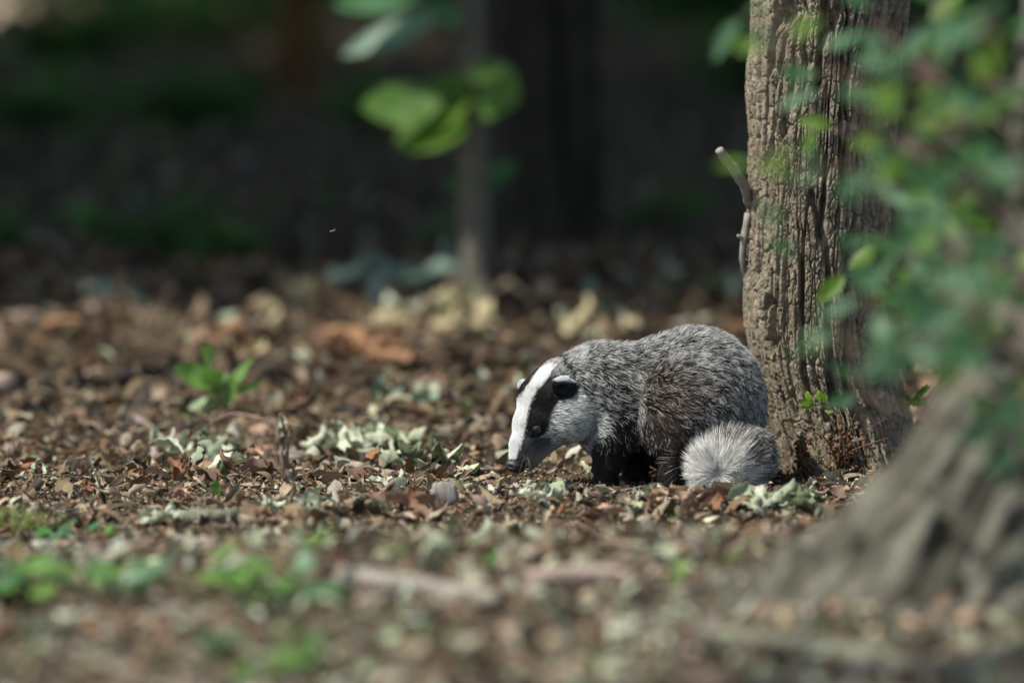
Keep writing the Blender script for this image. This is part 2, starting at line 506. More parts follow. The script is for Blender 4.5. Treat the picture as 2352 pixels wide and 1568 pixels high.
#                                   brown red  tan pink sage dark green mid grey
litter('leaf_litter', 7400, 11.8, 15.9, .025, .060, [2.6, .8, 2.8, 2.2, 3.0, 1.6, .5, 2.6, 5.0], .42, .012, .92)
litter('leaf_litter', 4400, 15.7, 18.6, .018, .066, [4, 2.6, 2.2, 2.6, .6, 2, .06, 4, 1.4], .36, .006)
litter('leaf_litter', 4600, 18.5, 23.5, .032, .095, [5, 3.4, 1.3, 1.1, .6, 2.6, .15, 4, .6], .5, .01)
litter('leaf_litter', 7500, 23.5, 42, .03, .09, [4, 1.6, .8, .4, 1.0, 3, 3.2, 3, .8], .5, .03)

# crumbs of soil and shredded leaf in the sharp band
CR = []
for k in range(6):
    r = np.random.default_rng(k)
    a = np.array([[-1, -1, -1], [1, -1, -1], [1, 1, -1], [-1, 1, -1], [-1, -1, 1], [1, -1, 1], [1, 1, 1], [-1, 1, 1]], float) * 0.5 * r.uniform(.2, 1.0, 3)
    a += r.uniform(-.28, .28, a.shape)
    CR.append((a, np.array([[0, 3, 2, 1], [4, 5, 6, 7], [0, 1, 5, 4], [1, 2, 6, 5], [2, 3, 7, 6], [3, 0, 4, 7]])))
x, y = wedge(36000, 15.7, 18.9, .1)
n = len(x)
kind(scatter('soil_crumbs', x, y, rng.uniform(.0018, .0058, n) * rng.uniform(.6, 1.7, n), rng.uniform(0, 1.5, n), CR,
             colours(n, [4, 2.4, 1.0, .9, .12, 2, 0, 3, .5]), M['crumb'], rng.uniform(0, .006, n)), 'stuff')
# shreds: thin, flat bits
SH = [centred(leaf_grid(1, .3, bend=b, roll=.6, crumple=.06, nl=2, nw=1, seed=i)) for i, b in enumerate((-.8, .3, .9, 1.5))]
x, y = wedge(21000, 15.6, 19.5, .1); k = clear_of(x, y); x, y = x[k], y[k]; n = len(x)
kind(scatter('leaf_shreds', x, y, rng.uniform(.008, .028, n), np.abs(rng.normal(0, .5, n)), SH,
             colours(n, [4, 2.4, 2.4, 2.8, .7, 1.6, .05, 3, 1.4]), M['litter'], rng.uniform(.001, .008, n)), 'stuff')
# fine twiglets
TW = []
for k in range(5):
    r = np.random.default_rng(40 + k)
    p = np.stack([np.linspace(-.5, .5, 4), r.uniform(-.06, .06, 4), r.uniform(-.03, .03, 4)], -1)
    TW.append(tube(p, [.018, .02, .016, .01], 4))
x, y = wedge(900, 15.4, 19.8, .1); k = clear_of(x, y); x, y = x[k], y[k]; n = len(x)
kind(scatter('twig_litter', x, y, rng.uniform(.03, .11, n), np.abs(rng.normal(0, .12, n)), TW,
             colours(n, [3, 2, 2, 2, 0, 3, 0, 3, 1.5]), M['crumb'], rng.uniform(.003, .01, n)), 'stuff')

# ------------------------------------------------------------------ trees
def trunk_mesh(name, cen, rad, zs, ncol, disp, mat, base=(0, 0, 0), dense=0.5, ndisp=None):
    ph = np.linspace(0, 2 * np.pi, ncol, endpoint=False)
    th = ph - dense * np.sin(ph)                      # finer columns on the side th = 0 (towards -Y)
    TH, Z = np.meshgrid(th, zs, indexing='ij')
    cx, cy = cen(Z)
    R = rad(TH, Z) + disp(TH, Z)
    X = cx + R * np.sin(TH); Y = cy - R * np.cos(TH)
    G = np.stack([X, Y, Z], -1)
    if ndisp:                                          # relief along the surface normal
        E_ = np.concatenate([G[-1:], G, G[:1]], 0)
        nn = np.cross((E_[2:] - E_[:-2]), np.gradient(G, axis=1)); nn /= np.linalg.norm(nn, axis=2)[..., None] + 1e-9
        G = G + nn * ndisp(X, Y, Z)[..., None]
    V = (G - np.array(base)).reshape(-1, 3)
    nz = len(zs)
    I = np.arange(ncol * nz).reshape(ncol, nz); J = np.roll(I, -1, 0)
    F = np.stack([I[:, :-1], J[:, :-1], J[:, 1:], I[:, 1:]], -1).reshape(-1, 4)
    return mesh_np(name, V, F, mat)

def bark(TH, Z, cells, ch, amp, s=0, fine=1.0):
    """plated bark: long wavering furrows between ridges, the ridges cracked across into plates"""
    S, C = np.sin(TH), np.cos(TH)
    q = cells / 6.6
    w = .42 * vnoise(S * 3, C * 3, Z / ch * .4, s) + .13 * vnoise(S * 8, C * 8, Z / ch * 1.3, s + 1)
    n1 = vnoise(S * q + w, C * q - w, Z / (ch * 9.0), s + 2)
    fur = sstep(.025, .17, np.abs(n1))                                    # 0 in a furrow
    n1b = vnoise(S * q * 1.6 + w, C * q * 1.6 + 2 * w, Z / (ch * 6.0), s + 12)
    fur2 = sstep(.0, .15, np.abs(n1b))
    X = TH / (2 * np.pi) * cells
    g1, g2, gid = voro(X * 1.0 + .5 * w, Z / (ch * .95) + .5 * w + .3 * vnoise(S * 30, C * 30, Z * 60, s + 4), cells, s + 7)
    e2 = sstep(.0, .10, g2 - g1)
    n = vnoise(S * 34, C * 34, Z * 120 * fine, s + 5)
    n2 = vnoise(S * 75, C * 75, Z * 300 * fine, s + 6)
    return amp * ((fur - 1) * 2.3 + .85 * (fur2 - 1) + .55 * (e2 - 1) + .30 * (gid - .5) + .06 * n + .11 * n2)

def crown_mesh(name, rx, rz, nleaf, seed, leaf=(0.22, 0.42)):
    r = np.random.default_rng(seed)
    d = r.normal(size=(nleaf * 3, 3)); d /= np.linalg.norm(d, axis=1)[:, None]
    P = d * (r.uniform(0, 1, (len(d), 1)) ** 0.45)
    k = fbm(P[:, 0] * 2.2 + seed, P[:, 1] * 2.2, P[:, 2] * 2.2, seed) > -0.12          # clumps and gaps
    P = P[k][:nleaf] * np.array([rx, rx, rz])
    n = len(P)
    s = r.uniform(leaf[0], leaf[1], n)
    Rm = rotmats(r.uniform(0, 6.3, n), r.uniform(0, 1.3, n), r.uniform(0, 6.3, n))
    q = np.array([[-.32, -.5, 0], [.32, -.5, .08], [.36, .5, 0], [-.30, .5, .1]])
    V = (np.einsum('nij,vj->nvi', Rm, q) * s[:, None, None] + P[:, None, :]).reshape(-1, 3)
    F = np.arange(4 * n).reshape(-1, 4)
    return mesh_np(name, V, F, M['crown'], smooth=False)

CROWNS = [crown_mesh('crown', 3.6, 2.6, 6500, 11), crown_mesh('crown', 3.2, 2.9, 6000, 12), crown_mesh('crown', 4.2, 2.4, 7500, 13)]

CROWNS.append(crown_mesh('crown', 3.0, 2.2, 900, 14, (.2, .38)))

def limbs(top, n, seed, length=2.2, r0=0.09):
    r = random.Random(seed); out = []
    for k in range(n):
        a = 2 * math.pi * k / n + r.uniform(-.4, .4)
        p = [np.array(top) + np.array([0, 0, -r.uniform(0, 1.6)])]
        for s in range(4):
            p.append(p[-1] + np.array([math.cos(a), math.sin(a), r.uniform(.4, 1.0)]) * length / 4)
            a += r.uniform(-.4, .4)
        out.append(tube(spline(p, 10), np.linspace(r0, .02, 10), 6))
    return out

def plain_tree(x, y, r, label, mat, h=8.2, crown=0, cs=1.0, rows=None, disp=None, group='trees of the shaded wood', lean=(0, 0), flare=.6, name='oak_tree', ncol=40, crz=0):
    z0 = float(terrain(x, y)) - .05
    t = thing(name, label, 'tree', (x, y, z0), group)
    zs = np.concatenate([np.linspace(0, 1.6, rows or 26, endpoint=False), np.linspace(1.6, h, 10)])
    cen = lambda Z: (lean[0] * Z, lean[1] * Z)
    rad = lambda TH, Z: r * (1 - .055 * Z) * (1 + flare * np.exp(-Z / .16) * (1 + .3 * np.cos(3 * TH + x)))
    dd = disp or (lambda TH, Z: 0.06 * r * vnoise(np.sin(TH) * 5, np.cos(TH) * 5, Z * 1.5 + x))
    obj('trunk', trunk_mesh('trunk', cen, rad, zs, ncol, dd, mat, dense=.3), t)
    top = (lean[0] * h, lean[1] * h, h - .2)
    for V, F in limbs(top, 5, int(x * 10 + y)):
        obj('limb', mesh_np('limb', V, F, mat), t)
    c = obj('crown', CROWNS[crown if crown == 3 else crown % 3], t, (top[0], top[1], h + .6)); c.scale = (cs, cs, cs)
    c.rotation_euler = (0, 0, crz)
    c['kind'] = 'stuff'
    return t

# --- the lit oak behind the badger
TY = 17.25
def zat(v): return at(1900, v, TY - .15)[2]
edge = [(-60, 1728, 2100), (0, 1727, 2094), (120, 1720, 2078), (250, 1718, 2064), (450, 1716, 2050), (600, 1711, 2040), (760, 1710, 2044), (850, 1722, 2056),
        (930, 1742, 2076), (1000, 1758, 2098), (1060, 1772, 2125), (1120, 1778, 2160), (1160, 1776, 2190)]
k_m = TY / FPX
ez = np.array([zat(v) for v, a, b in edge])[::-1]
ec = np.array([((a + b) / 2 - 1176) * k_m for v, a, b in edge])[::-1]
er = np.array([(b - a) / 2 * k_m for v, a, b in edge])[::-1]
zs = np.concatenate([np.arange(-.05, 1.04, .0022), np.linspace(1.06, 7.6, 26)])
def oak_cen(Z): return np.interp(Z, ez, ec) + np.maximum(Z - ez[-1], 0) * .06, TY + 0 * Z
def oak_rad(TH, Z):
    r = np.interp(Z, ez, er) * np.interp(Z, [1, 8], [1, .5])
    low = np.exp(-np.maximum(Z, 0) / .10)
    return r + .018 * low * np.cos(3 * TH + .6) + .006 * vnoise(np.sin(TH) * 4, np.cos(TH) * 4, Z * 9, 31)
def oak_disp(TH, Z):
    near = np.where(Z < 1.08, 1.0, .3)
    s = sstep(.05, .24, Z + .10 * np.sin(TH * 1.0 + 2.5))
    a = bark(TH, Z, 52, .040, .0135, 50)
    lump = .010 * fbm(np.sin(TH) * 9, np.cos(TH) * 9, Z * 28, 71, 4) + .004 * vnoise(np.sin(TH) * 70, np.cos(TH) * 70, Z * 130, 75)
    return near * (a * (.25 + .75 * s) + lump * (1 - .75 * s))
b0 = (float(np.interp(0, ez, ec)), TY, 0.0)
lit = thing('oak_tree', 'sunlit oak trunk with deeply furrowed bark, the badger sitting against its foot', 'tree', b0)
obj('trunk', trunk_mesh('trunk', oak_cen, oak_rad, zs, 500, oak_disp, M['bark'], b0, .5), lit)
for V, F in limbs((.45, 0, 7.4), 5, 3): obj('limb', mesh_np('limb', V, F, M['bark']), lit)
c = obj('crown', CROWNS[0], lit, (.5, 0, 8.6)); c['kind'] = 'stuff'
# broken side branch and a thin dead shoot on the trunk's edge
def rel(P, b=b0): return np.asarray(P) - np.array(b)
bp = [at(1724, 470, TY - .02), at(1712, 432, TY - .05), at(1690, 395, TY - .07), at(1667, 366, TY - .08), at(1652, 343, TY - .09)]
V, F = tube(spline(rel(bp), 14), np.linspace(.012, .009, 14), 8, .18, 3); obj('broken_branch', mesh_np('broken_branch', V, F, M['stick_grey']), lit)
bp = [at(1716, 640, TY), at(1706, 600, TY - .01), at(1710, 545, TY - .02), at(1719, 490, TY - .01)]
V, F = tube(spline(rel(bp), 12), np.linspace(.006, .009, 12), 6, .15, 4); shoot = obj('dead_shoot', mesh_np('dead_shoot', V, F, M['stick_grey']), lit)
bp = [at(1708, 548, TY - .02), at(1694, 541, TY - .03)]
V, F = tube(spline(rel(bp), 5), [.006, .006, .005, .004, .003], 6); obj('stub', mesh_np('stub', V, F, M['stick_grey']), shoot)

# --- the big flared tree at the near side
NY = 14.15
nzs = list(.935 * np.array([0, .03, .07, .12, .177, .254, .37, .485, .68, 1.06, 2, 8]))
nrs = list(.935 * np.array([.98, .86, .74, .655, .585, .50, .425, .35, .305, .272, .25, .15]))
nc = (2700 - 1176) * NY / FPX
def near_rad(TH, Z):
    full = np.interp(Z, nzs, nrs)
    lean_ = np.interp(Z, nzs, [.45, .43, .42, .40, .39, .37, .35, .33, .295, .272, .25, .15])
    lobe = np.exp(-((np.mod(TH + np.pi / 2 + np.pi, 2 * np.pi) - np.pi) / .62) ** 2) + .55 * np.exp(-((np.mod(TH - 1.5 + np.pi, 2 * np.pi) - np.pi) / .5) ** 2)
    return lean_ + (full - lean_) * np.clip(lobe, 0, 1)
def near_disp(X, Y, Z):
    b_, a_ = X * .83 - Z * .55, X * .55 + Z * .83            # across and along the climb of the root
    wv = .5 * vnoise(X * 6, Y * 6, Z * 6, 92)
    n1 = vnoise(b_ * 9 + wv, a_ * 4 + wv, Y * 7, 90); n2 = vnoise(b_ * 30 + wv, a_ * 9, Y * 14, 91)
    f1 = sstep(.0, .6, np.abs(np.sin(b_ * 52 + 14 * Y + 2.4 * n1 + 1.0 * n2))); f2 = sstep(0, .25, np.abs(n2))
    deep = .35 + .65 * sstep(-.3, .5, vnoise(X * 5, Y * 5, Z * 5, 96))
    return (.048 * (f1 - 1) * deep + .016 * (f2 - 1)) * sstep(0, .06, Z) + .012 * fbm(X * 20, Y * 20, Z * 14, 95)
nb = (nc, NY, float(terrain(nc, NY)) - .02)
nt_ = thing('oak_tree', 'thick grey mossy trunk with a root flaring across the leaf litter', 'tree', nb)
zs = np.concatenate([np.arange(0, 1.3, .0075), np.linspace(1.3, 8, 16)])
obj('trunk', trunk_mesh('trunk', lambda Z: (0 * Z, 0 * Z), near_rad, zs, 480, lambda TH, Z: 0 * Z, M['bark_near'], dense=.3, ndisp=near_disp), nt_)
for V, F in limbs((0, 0, 7.8), 5, 5): obj('limb', mesh_np('limb', V, F, M['bark_grey']), nt_)
c = obj('crown', CROWNS[2], nt_, (.6, 0, 8.8)); c['kind'] = 'stuff'

# --- dark trunks in the shade behind
g = gp(1262, 585)
wd = 128 * g[1] / FPX
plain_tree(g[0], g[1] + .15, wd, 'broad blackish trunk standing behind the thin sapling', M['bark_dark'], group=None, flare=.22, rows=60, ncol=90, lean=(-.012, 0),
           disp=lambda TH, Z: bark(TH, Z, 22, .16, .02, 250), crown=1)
g = gp(686, 262)
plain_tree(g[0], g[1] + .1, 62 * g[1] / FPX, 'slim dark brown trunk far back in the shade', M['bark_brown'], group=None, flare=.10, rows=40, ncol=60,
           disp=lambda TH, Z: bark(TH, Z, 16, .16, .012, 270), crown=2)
# --- trees standing round the clearing, whose crowns shade the wood
ring = [(-5.0, 22.1, .95), (-8.6, 22.4, 1.0), (-4.6, 26.2, 1.05), (-8.2, 27.2, 1.1), (-11.8, 24.8, 1.1), (-2.9, 24.0, .85), (-11.6, 18.9, .9), (4.2, 24.5, 1.1), (7.6, 21.0, 1.1), (3.6, 31.0, 1.1),
        (8.2, 28.0, 1.15), (-3.2, 33.5, .9), (1.0, 36.5, 1.1), (6.5, 36.0, 1.2), (-15.5, 29.0, 1.2), (13, 24, 1.2), (12, 15, 1.2), (9, 8, 1.1), (6.6, 14.6, 1.0), (-13, 44, 1.3), (-6, 46, 1.3), (2, 46, 1.3), (10, 45, 1.3),
        (-16, 12.5, 1.1), (-14.5, 3, 1.1), (4.5, 2.5, 1.1), (-5, -6, 1.2), (5, -7, 1.2), (-19, 20, 1.3), (-5.0, 38.8, 1.0), (-6.3, 36.6, .8)]
LBL = 'oak of the wood standing round the clearing, its crown shading the ground'
for i, (x, y, s) in enumerate(ring):
    if x < -2 and y > 17: x, y = min(x + 1.9, -2.75), y + 1.5
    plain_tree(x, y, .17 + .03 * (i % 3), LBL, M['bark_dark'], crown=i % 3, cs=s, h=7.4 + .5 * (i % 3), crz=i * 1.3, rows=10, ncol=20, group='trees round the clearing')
for x, y, s in ((-4.4, 21.9, .95), (-7.0, 21.9, .9), (-2.5, 18.9, .75), (-4.6, 9.7, .6)):  # unseen sparse-crowned trees added to break the shade edge into dapples
    plain_tree(x, y, .12, 'unseen slender oak added to dapple the shade with its thin open crown', M['bark_dark'], crown=3, cs=s, h=7.2, crz=x, rows=10, ncol=20, group='unseen thin-crowned trees added for dapple')

# ------------------------------------------------------------------ badger
BY = 16.98
BB = gp(1560, 1128); BB = np.array([BB[0], BY, float(terrain(BB[0], BY)) + .003])
def hc(cx, cy): return 1138.4 + .25195 * cx, 733.8 + .25195 * cy       # close-up of the head -> picture
def L(u, v, dy): return at(u, v, BY + dy) - BB
def H(cx, cy, dy):
    u, v = hc(cx, cy); return L(u, v, dy)

lo = np.array([-.40, -.27, -.02]); hi = np.array([.245, .20, .36]); GS = .0036
nx, ny, nz = [int(math.ceil(v)) + 1 for v in (hi - lo) / GS]
ax_ = [lo[i] + GS * np.arange(n_) for i, n_ in enumerate((nx, ny, nz))]
GX, GY, GZ = [a.astype(np.float32) for a in np.meshgrid(*ax_, indexing='ij')]
SD = np.full(GX.shape, 1.0, np.float32)

def smin(a, b, k):
    h = np.clip(.5 + .5 * (b - a) / k, 0, 1)
    return b + (a - b) * h - k * h * (1 - h)

def ell(c, r, k=.02, rot=0.0, yaw=0.0):
    """ellipsoid; rot turns it in the picture plane, yaw about the upright axis"""
    global SD
    X, Y, Z = GX - c[0], GY - c[1], GZ - c[2]
    if yaw:
        X, Y = X * math.cos(yaw) + Y * math.sin(yaw), -X * math.sin(yaw) + Y * math.cos(yaw)
    if rot:
        X, Z = X * math.cos(rot) + Z * math.sin(rot), -X * math.sin(rot) + Z * math.cos(rot)
    k0 = np.sqrt((X / r[0]) ** 2 + (Y / r[1]) ** 2 + (Z / r[2]) ** 2)
    k1 = np.sqrt((X / r[0] ** 2) ** 2 + (Y / r[1] ** 2) ** 2 + (Z / r[2] ** 2) ** 2) + 1e-9
    SD = smin(SD, k0 * (k0 - 1) / k1, k)

def cap(a, b, ra, rb, k=.02):
    global SD
    a, b = np.asarray(a), np.asarray(b); d = b - a
    t = np.clip(((GX - a[0]) * d[0] + (GY - a[1]) * d[1] + (GZ - a[2]) * d[2]) / (d @ d), 0, 1)
    q = np.sqrt((GX - a[0] - t * d[0]) ** 2 + (GY - a[1] - t * d[1]) ** 2 + (GZ - a[2] - t * d[2]) ** 2)
    SD = smin(SD, q - (ra + (rb - ra) * t), k)

# trunk of the body
ell(L(1592, 932, .035), (.136, .118, .145), .02)                 # rump
ell(L(1480, 922, .030), (.125, .096, .107), .03)                 # ribs
ell(L(1395, 925, .015), (.080, .082, .104), .03)                 # shoulder
ell(L(1405, 985, -.010), (.052, .070, .070), .02)                # chest
cap(H(880, 640, .005), H(640, 640, -.005), .074, .060, .03)      # neck
ell(L(1578, 950, -.055), (.096, .060, .104), .012, .25)          # near thigh
# head
cap(H(500, 640, -.015), H(440, 720, -.025), .047, .048, .02)     # cranium
cap(H(430, 740, -.030), H(345, 960, -.048), .046, .038, .016)    # brow
cap(H(345, 960, -.048), H(262, 1150, -.066), .037, .027, .012)   # bridge
cap(H(262, 1150, -.066), H(190, 1318, -.080), .0265, .0165, .010)
cap(H(530, 1000, -.045), H(322, 1282, -.070), .027, .016, .014)  # lower jaw
ell(H(655, 900, -.040), (.053, .050, .045), .02, .4)             # cheek
ell(H(300, 1220, -.082), (.017, .012, .014), .008)               # whisker pad
# legs
cap(L(1412, 985, -.030), L(1396, 1060, -.045), .042, .026, .018)
cap(L(1396, 1060, -.045), L(1388, 1118, -.045), .026, .018, .010)
ell(L(1383, 1127, -.058), (.030, .024, .014), .01)
cap(L(1452, 985, .070), L(1458, 1060, .070), .044, .027, .018)
cap(L(1458, 1060, .070), L(1460, 1112, .070), .026, .020, .010)
ell(L(1450, 1116, .055), (.028, .024, .013), .01)
cap(L(1550, 1020, -.070), L(1548, 1095, -.080), .038, .024, .02)
ell(L(1530, 1131, -.100), (.044, .022, .014), .012)
cap(L(1543, 1095, -.080), L(1548, 1126, -.085), .026, .020, .01)
cap(L(1560, 1040, .090), L(1545, 1110, .090), .040, .025, .02)
ell(L(1530, 1120, .080), (.036, .022, .014), .01)
# tail, its tip towards the viewer
TAILC = L(1664, 1066, -.100)
ell(TAILC, (.062, .056, .056), .010, -.15)
ell(L(1692, 1050, -.045), (.070, .064, .060), .02)
# ears
EARN = H(615, 610, -.072)
ell(EARN, (.025, .010, .019), .004, -.1, .5)
cx_ = EARN + np.array([-.006, -.010, -.006]); k0 = np.sqrt(((GX - cx_[0]) / .014) ** 2 + ((GY - cx_[1]) / .008) ** 2 + ((GZ - cx_[2]) / .010) ** 2)
SD = np.maximum(SD, -(k0 - 1) * .008)
EARF = H(262, 640, .038)
ell(EARF, (.012, .012, .019), .004, .3)
# nothing below the ground
SD = np.maximum(SD, -(GZ + .004))

def surface_nets(G):
    ins = G < 0
    n = G.shape
    acc = np.zeros((n[0] - 1, n[1] - 1, n[2] - 1, 3)); cnt = np.zeros((n[0] - 1, n[1] - 1, n[2] - 1))
    corners = [(a, b, c) for a in (0, 1) for b in (0, 1) for c in (0, 1)]
    def sub(A, c): return A[c[0]:n[0] - 1 + c[0], c[1]:n[1] - 1 + c[1], c[2]:n[2] - 1 + c[2]]
    for a in corners:
        for d in range(3):
            if a[d]: continue
            b = list(a); b[d] = 1; b = tuple(b)
            ga, gb = sub(G, a), sub(G, b)
            cr = (ga < 0) != (gb < 0)
            t = np.where(cr, ga / np.where(cr, ga - gb, 1), 0)
            for q in range(3):
                acc[..., q] += cr * (a[q] + (t if q == d else 0))
            cnt += cr
    act = cnt > 0
    idx = -np.ones(act.shape, np.int64); idx[act] = np.arange(act.sum())
    ijk = np.argwhere(act)
    V = (ijk + acc[act] / cnt[act][:, None])
    Fs = []
    for d in range(3):
        e, f = [(1, 2), (2, 0), (0, 1)][d]
        s0 = [slice(0, None)] * 3; s1 = [slice(0, None)] * 3
        s0[d] = slice(0, -1); s1[d] = slice(1, None)
        A, B = ins[tuple(s0)], ins[tuple(s1)]
        for w in np.argwhere(A != B):
            if w[e] < 1 or w[f] < 1 or w[e] >= n[e] - 1 or w[f] >= n[f] - 1: continue
            q = []
            for de, df in ((-1, -1), (0, -1), (0, 0), (-1, 0)):
                c_ = w.copy(); c_[e] += de; c_[f] += df; q.append(idx[tuple(c_)])
            Fs.append(q if A[tuple(w)] else q[::-1])
    return V, np.array(Fs)

BV, BF = surface_nets(SD)
BV = lo + BV * GS
# relax the net a little
E = np.vstack([BF[:, [0, 1]], BF[:, [1, 2]], BF[:, [2, 3]], BF[:, [3, 0]]])
def relax(V, lam):
    S = np.zeros_like(V); C_ = np.zeros(len(V))
    np.add.at(S, E[:, 0], V[E[:, 1]]); np.add.at(C_, E[:, 0], 1)
    np.add.at(S, E[:, 1], V[E[:, 0]]); np.add.at(C_, E[:, 1], 1)
    return V + lam * (S / C_[:, None] - V)
for _ in range(2): BV = relax(relax(BV, .5), -.51)
TRI = np.vstack([BF[:, [0, 1, 2]], BF[:, [0, 2, 3]]])
fn = np.cross(BV[TRI[:, 1]] - BV[TRI[:, 0]], BV[TRI[:, 2]] - BV[TRI[:, 0]])
VN = np.zeros_like(BV)
for q in range(3): np.add.at(VN, TRI[:, q], fn)
VN /= np.linalg.norm(VN, axis=1)[:, None] + 1e-12

# --- the coat: colour, length and lie of the hair at a point of the body
def poly(pts): 
    P = np.array([hc(*p) for p in pts]); o = np.argsort(P[:, 1]); return P[o, 1], P[o, 0]
ST_R = poly([(550, 430), (488, 500), (414, 600), (344, 700), (294, 820), (268, 950), (240, 1080), (212, 1190), (172, 1290)])
ST_L = poly([(430, 430), (350, 520), (262, 660), (183, 790), (138, 880), (112, 960), (60, 1290)])
BK_R = poly([(760, 620), (640, 690), (560, 740), (520, 800), (480, 890), (458, 980), (425, 1060), (370, 1110), (330, 1140)])
HEAD_R = poly([(600, 430), (700, 520), (800, 640), (930, 740), (1010, 850), (1020, 960), (980, 1060), (860, 1180)])
def W3(c): return np.array(c, float)
WHORL = L(1647, 1089, -.158)

def coat(P, N, r):
    """P, N (n,3) in badger space"""
    n = len(P)
    u, v = project(P + BB)
    uj = u + r.normal(0, 2.0, n); vj = v + r.normal(0, 2.0, n)
    root = np.tile(W3((.028, .024, .022)), (n, 1)); mid = np.tile(W3((.012, .011, .011)), (n, 1)); tip = np.tile(W3((.66, .66, .65)), (n, 1))
    ln = np.full(n, .031); lift = np.full(n, .68); rad = np.full(n, .00031)
    pw = np.full(n, .66); band = np.full(n, .5)                 # share of pale-tipped hairs, where the pale tip begins
    flow = np.zeros((n, 3)); flow[:] = (.85, 0, -.45)
    # the back: hair runs along the spine; rump: it hangs down
    back = sstep(.4, .95, N[:, 2]); flow += back[:, None] * W3((.5, 0, .5))
    rump = sstep(1640, 1760, u); flow += rump[:, None] * W3((-.45, 0, -.9))
    pw += .16 * back; lift += .25 * back; ln += .002 * back
    # brown haunch
    th = np.exp(-((u - 1522) / 58) ** 2 - ((v - 930) / 82) ** 2)
    th2 = .55 * np.exp(-((u - 1600) / 80) ** 2 - ((v - 905) / 60) ** 2) + .4 * np.exp(-((u - 1450) / 45) ** 2 - ((v - 872) / 40) ** 2)
    bw = np.clip(th + th2, 0, 1)[:, None]
    root = root * (1 - bw) + bw * W3((.085, .052, .036)); mid = mid * (1 - bw) + bw * W3((.062, .036, .025))
    tip = tip * (1 - .45 * bw) + .45 * bw * W3((.30, .24, .19))
    pw -= .42 * th + .15 * th2
    # the pale edge of the haunch fold
    fold = np.exp(-((u - (1463 + .04 * (v - 900))) / 11) ** 2) * sstep(835, 870, v) * (1 - sstep(950, 1005, v))
    pw += .35 * fold; mid = mid * (1 - .45 * fold[:, None]) + .45 * fold[:, None] * W3((.36, .35, .34)); root = root * (1 - .3 * fold[:, None]) + .3 * fold[:, None] * .3
    # chest, belly and legs
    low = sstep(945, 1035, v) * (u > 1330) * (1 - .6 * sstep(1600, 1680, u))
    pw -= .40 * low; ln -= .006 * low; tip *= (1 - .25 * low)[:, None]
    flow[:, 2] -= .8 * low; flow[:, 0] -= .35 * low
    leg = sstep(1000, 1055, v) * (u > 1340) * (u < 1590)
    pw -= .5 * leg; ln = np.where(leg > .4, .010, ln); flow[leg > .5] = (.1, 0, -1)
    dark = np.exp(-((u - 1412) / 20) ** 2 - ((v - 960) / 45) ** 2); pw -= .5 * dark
    pw += .3 * (u < 1335) * (v < 850)
    # ---- head
    hr = np.interp(vj, *HEAD_R)
    hd = (uj < hr) & (v > 828)
    back_dir = W3((.60, .10, .78))                              # from the nose to the crown
    fl = np.tile(back_dir, (n, 1))
    ck = (uj > np.interp(vj, *BK_R))
    fl[ck] = (.95, .05, -.12)
    fl[ck & (v > 1000)] = (.85, .05, .30)
    neckside = hd & (u > 1290) & (v < 905)
    fl[neckside] = (.9, 0, .2)
    flow = np.where(hd[:, None], fl, flow)
    # grey cheek
    gmask = hd & ck
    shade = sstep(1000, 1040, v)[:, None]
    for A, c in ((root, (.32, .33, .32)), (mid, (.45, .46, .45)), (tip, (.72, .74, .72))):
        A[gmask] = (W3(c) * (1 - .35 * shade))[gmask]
    pw[gmask] = 1; ln[gmask] = .015; lift[gmask] = .32; rad[gmask] = .00024; band[gmask] = .35
    ed = gmask & (r.uniform(0, 1, n) < .28 + .4 * sstep(1340, 1400, u)); root[ed] = .02; mid[ed] = .02; pw[ed] = .7; ln[ed] = .02; lift[ed] = .45
    # nape: black mixed with grey
    nape = hd & (u > np.interp(vj, *ST_R)) & (v < 885) & (u > 1262)
    nape |= hd & (v < 850) & (u > np.interp(vj, *ST_L)) & (u > 1235)
    pw[nape] = .85; ln[nape] = .016; lift[nape] = .5
    root[nape] = .02; mid[nape] = .012
    tip[nape] = (.52, .52, .51)
    # black eye band
    bk = hd & (~ck) & (v < 1085)
    bk &= ~nape
    for A, c in ((root, (.010, .009, .009)), (mid, (.009, .008, .008)), (tip, (.016, .015, .015))): A[bk] = c
    pw[bk] = 1; ln[bk] = .0085; lift[bk] = .35; rad[bk] = .00024
    # muzzle side below the eye: dark grey, then paler round the mouth
    mz = hd & (v > 1006) & (u > np.interp(vj, *ST_R))
    g_ = sstep(1030, 1066, v + .55 * (u - 1222))[:, None]
    mc = W3((.055, .055, .057)) * (1 - g_) + g_ * W3((.20, .19, .17))
    mm = mz & (u < 1262)
    root[mm] = mc[mm] * .7; mid[mm] = mc[mm]; tip[mm] = mc[mm] * 1.35
    pw[mm] = 1; ln[mm] = .006; lift[mm] = .25; rad[mm] = .00024
    # white blaze
    top = sstep(822, 852, v)
    st = hd & (uj < np.interp(vj, *ST_R)) & (uj > np.interp(vj, *ST_L)) & (v < 1064) & (r.uniform(0, 1, n) < .25 + .75 * top)
    for A, c in ((root, (.72, .73, .73)), (mid, (.80, .81, .80)), (tip, (.86, .86, .85))): A[st] = c
    pw[st] = 1; ln[st] = np.where(v[st] < 900, .013, .0085); lift[st] = .42; rad[st] = .00025
    nz_ = hd & (v > 1056) & (u < 1212)
    root[nz_] = mid[nz_] = (.03, .028, .028); tip[nz_] = (.06, .055, .055); ln[nz_] = .003; pw[nz_] = 1; lift[nz_] = .2
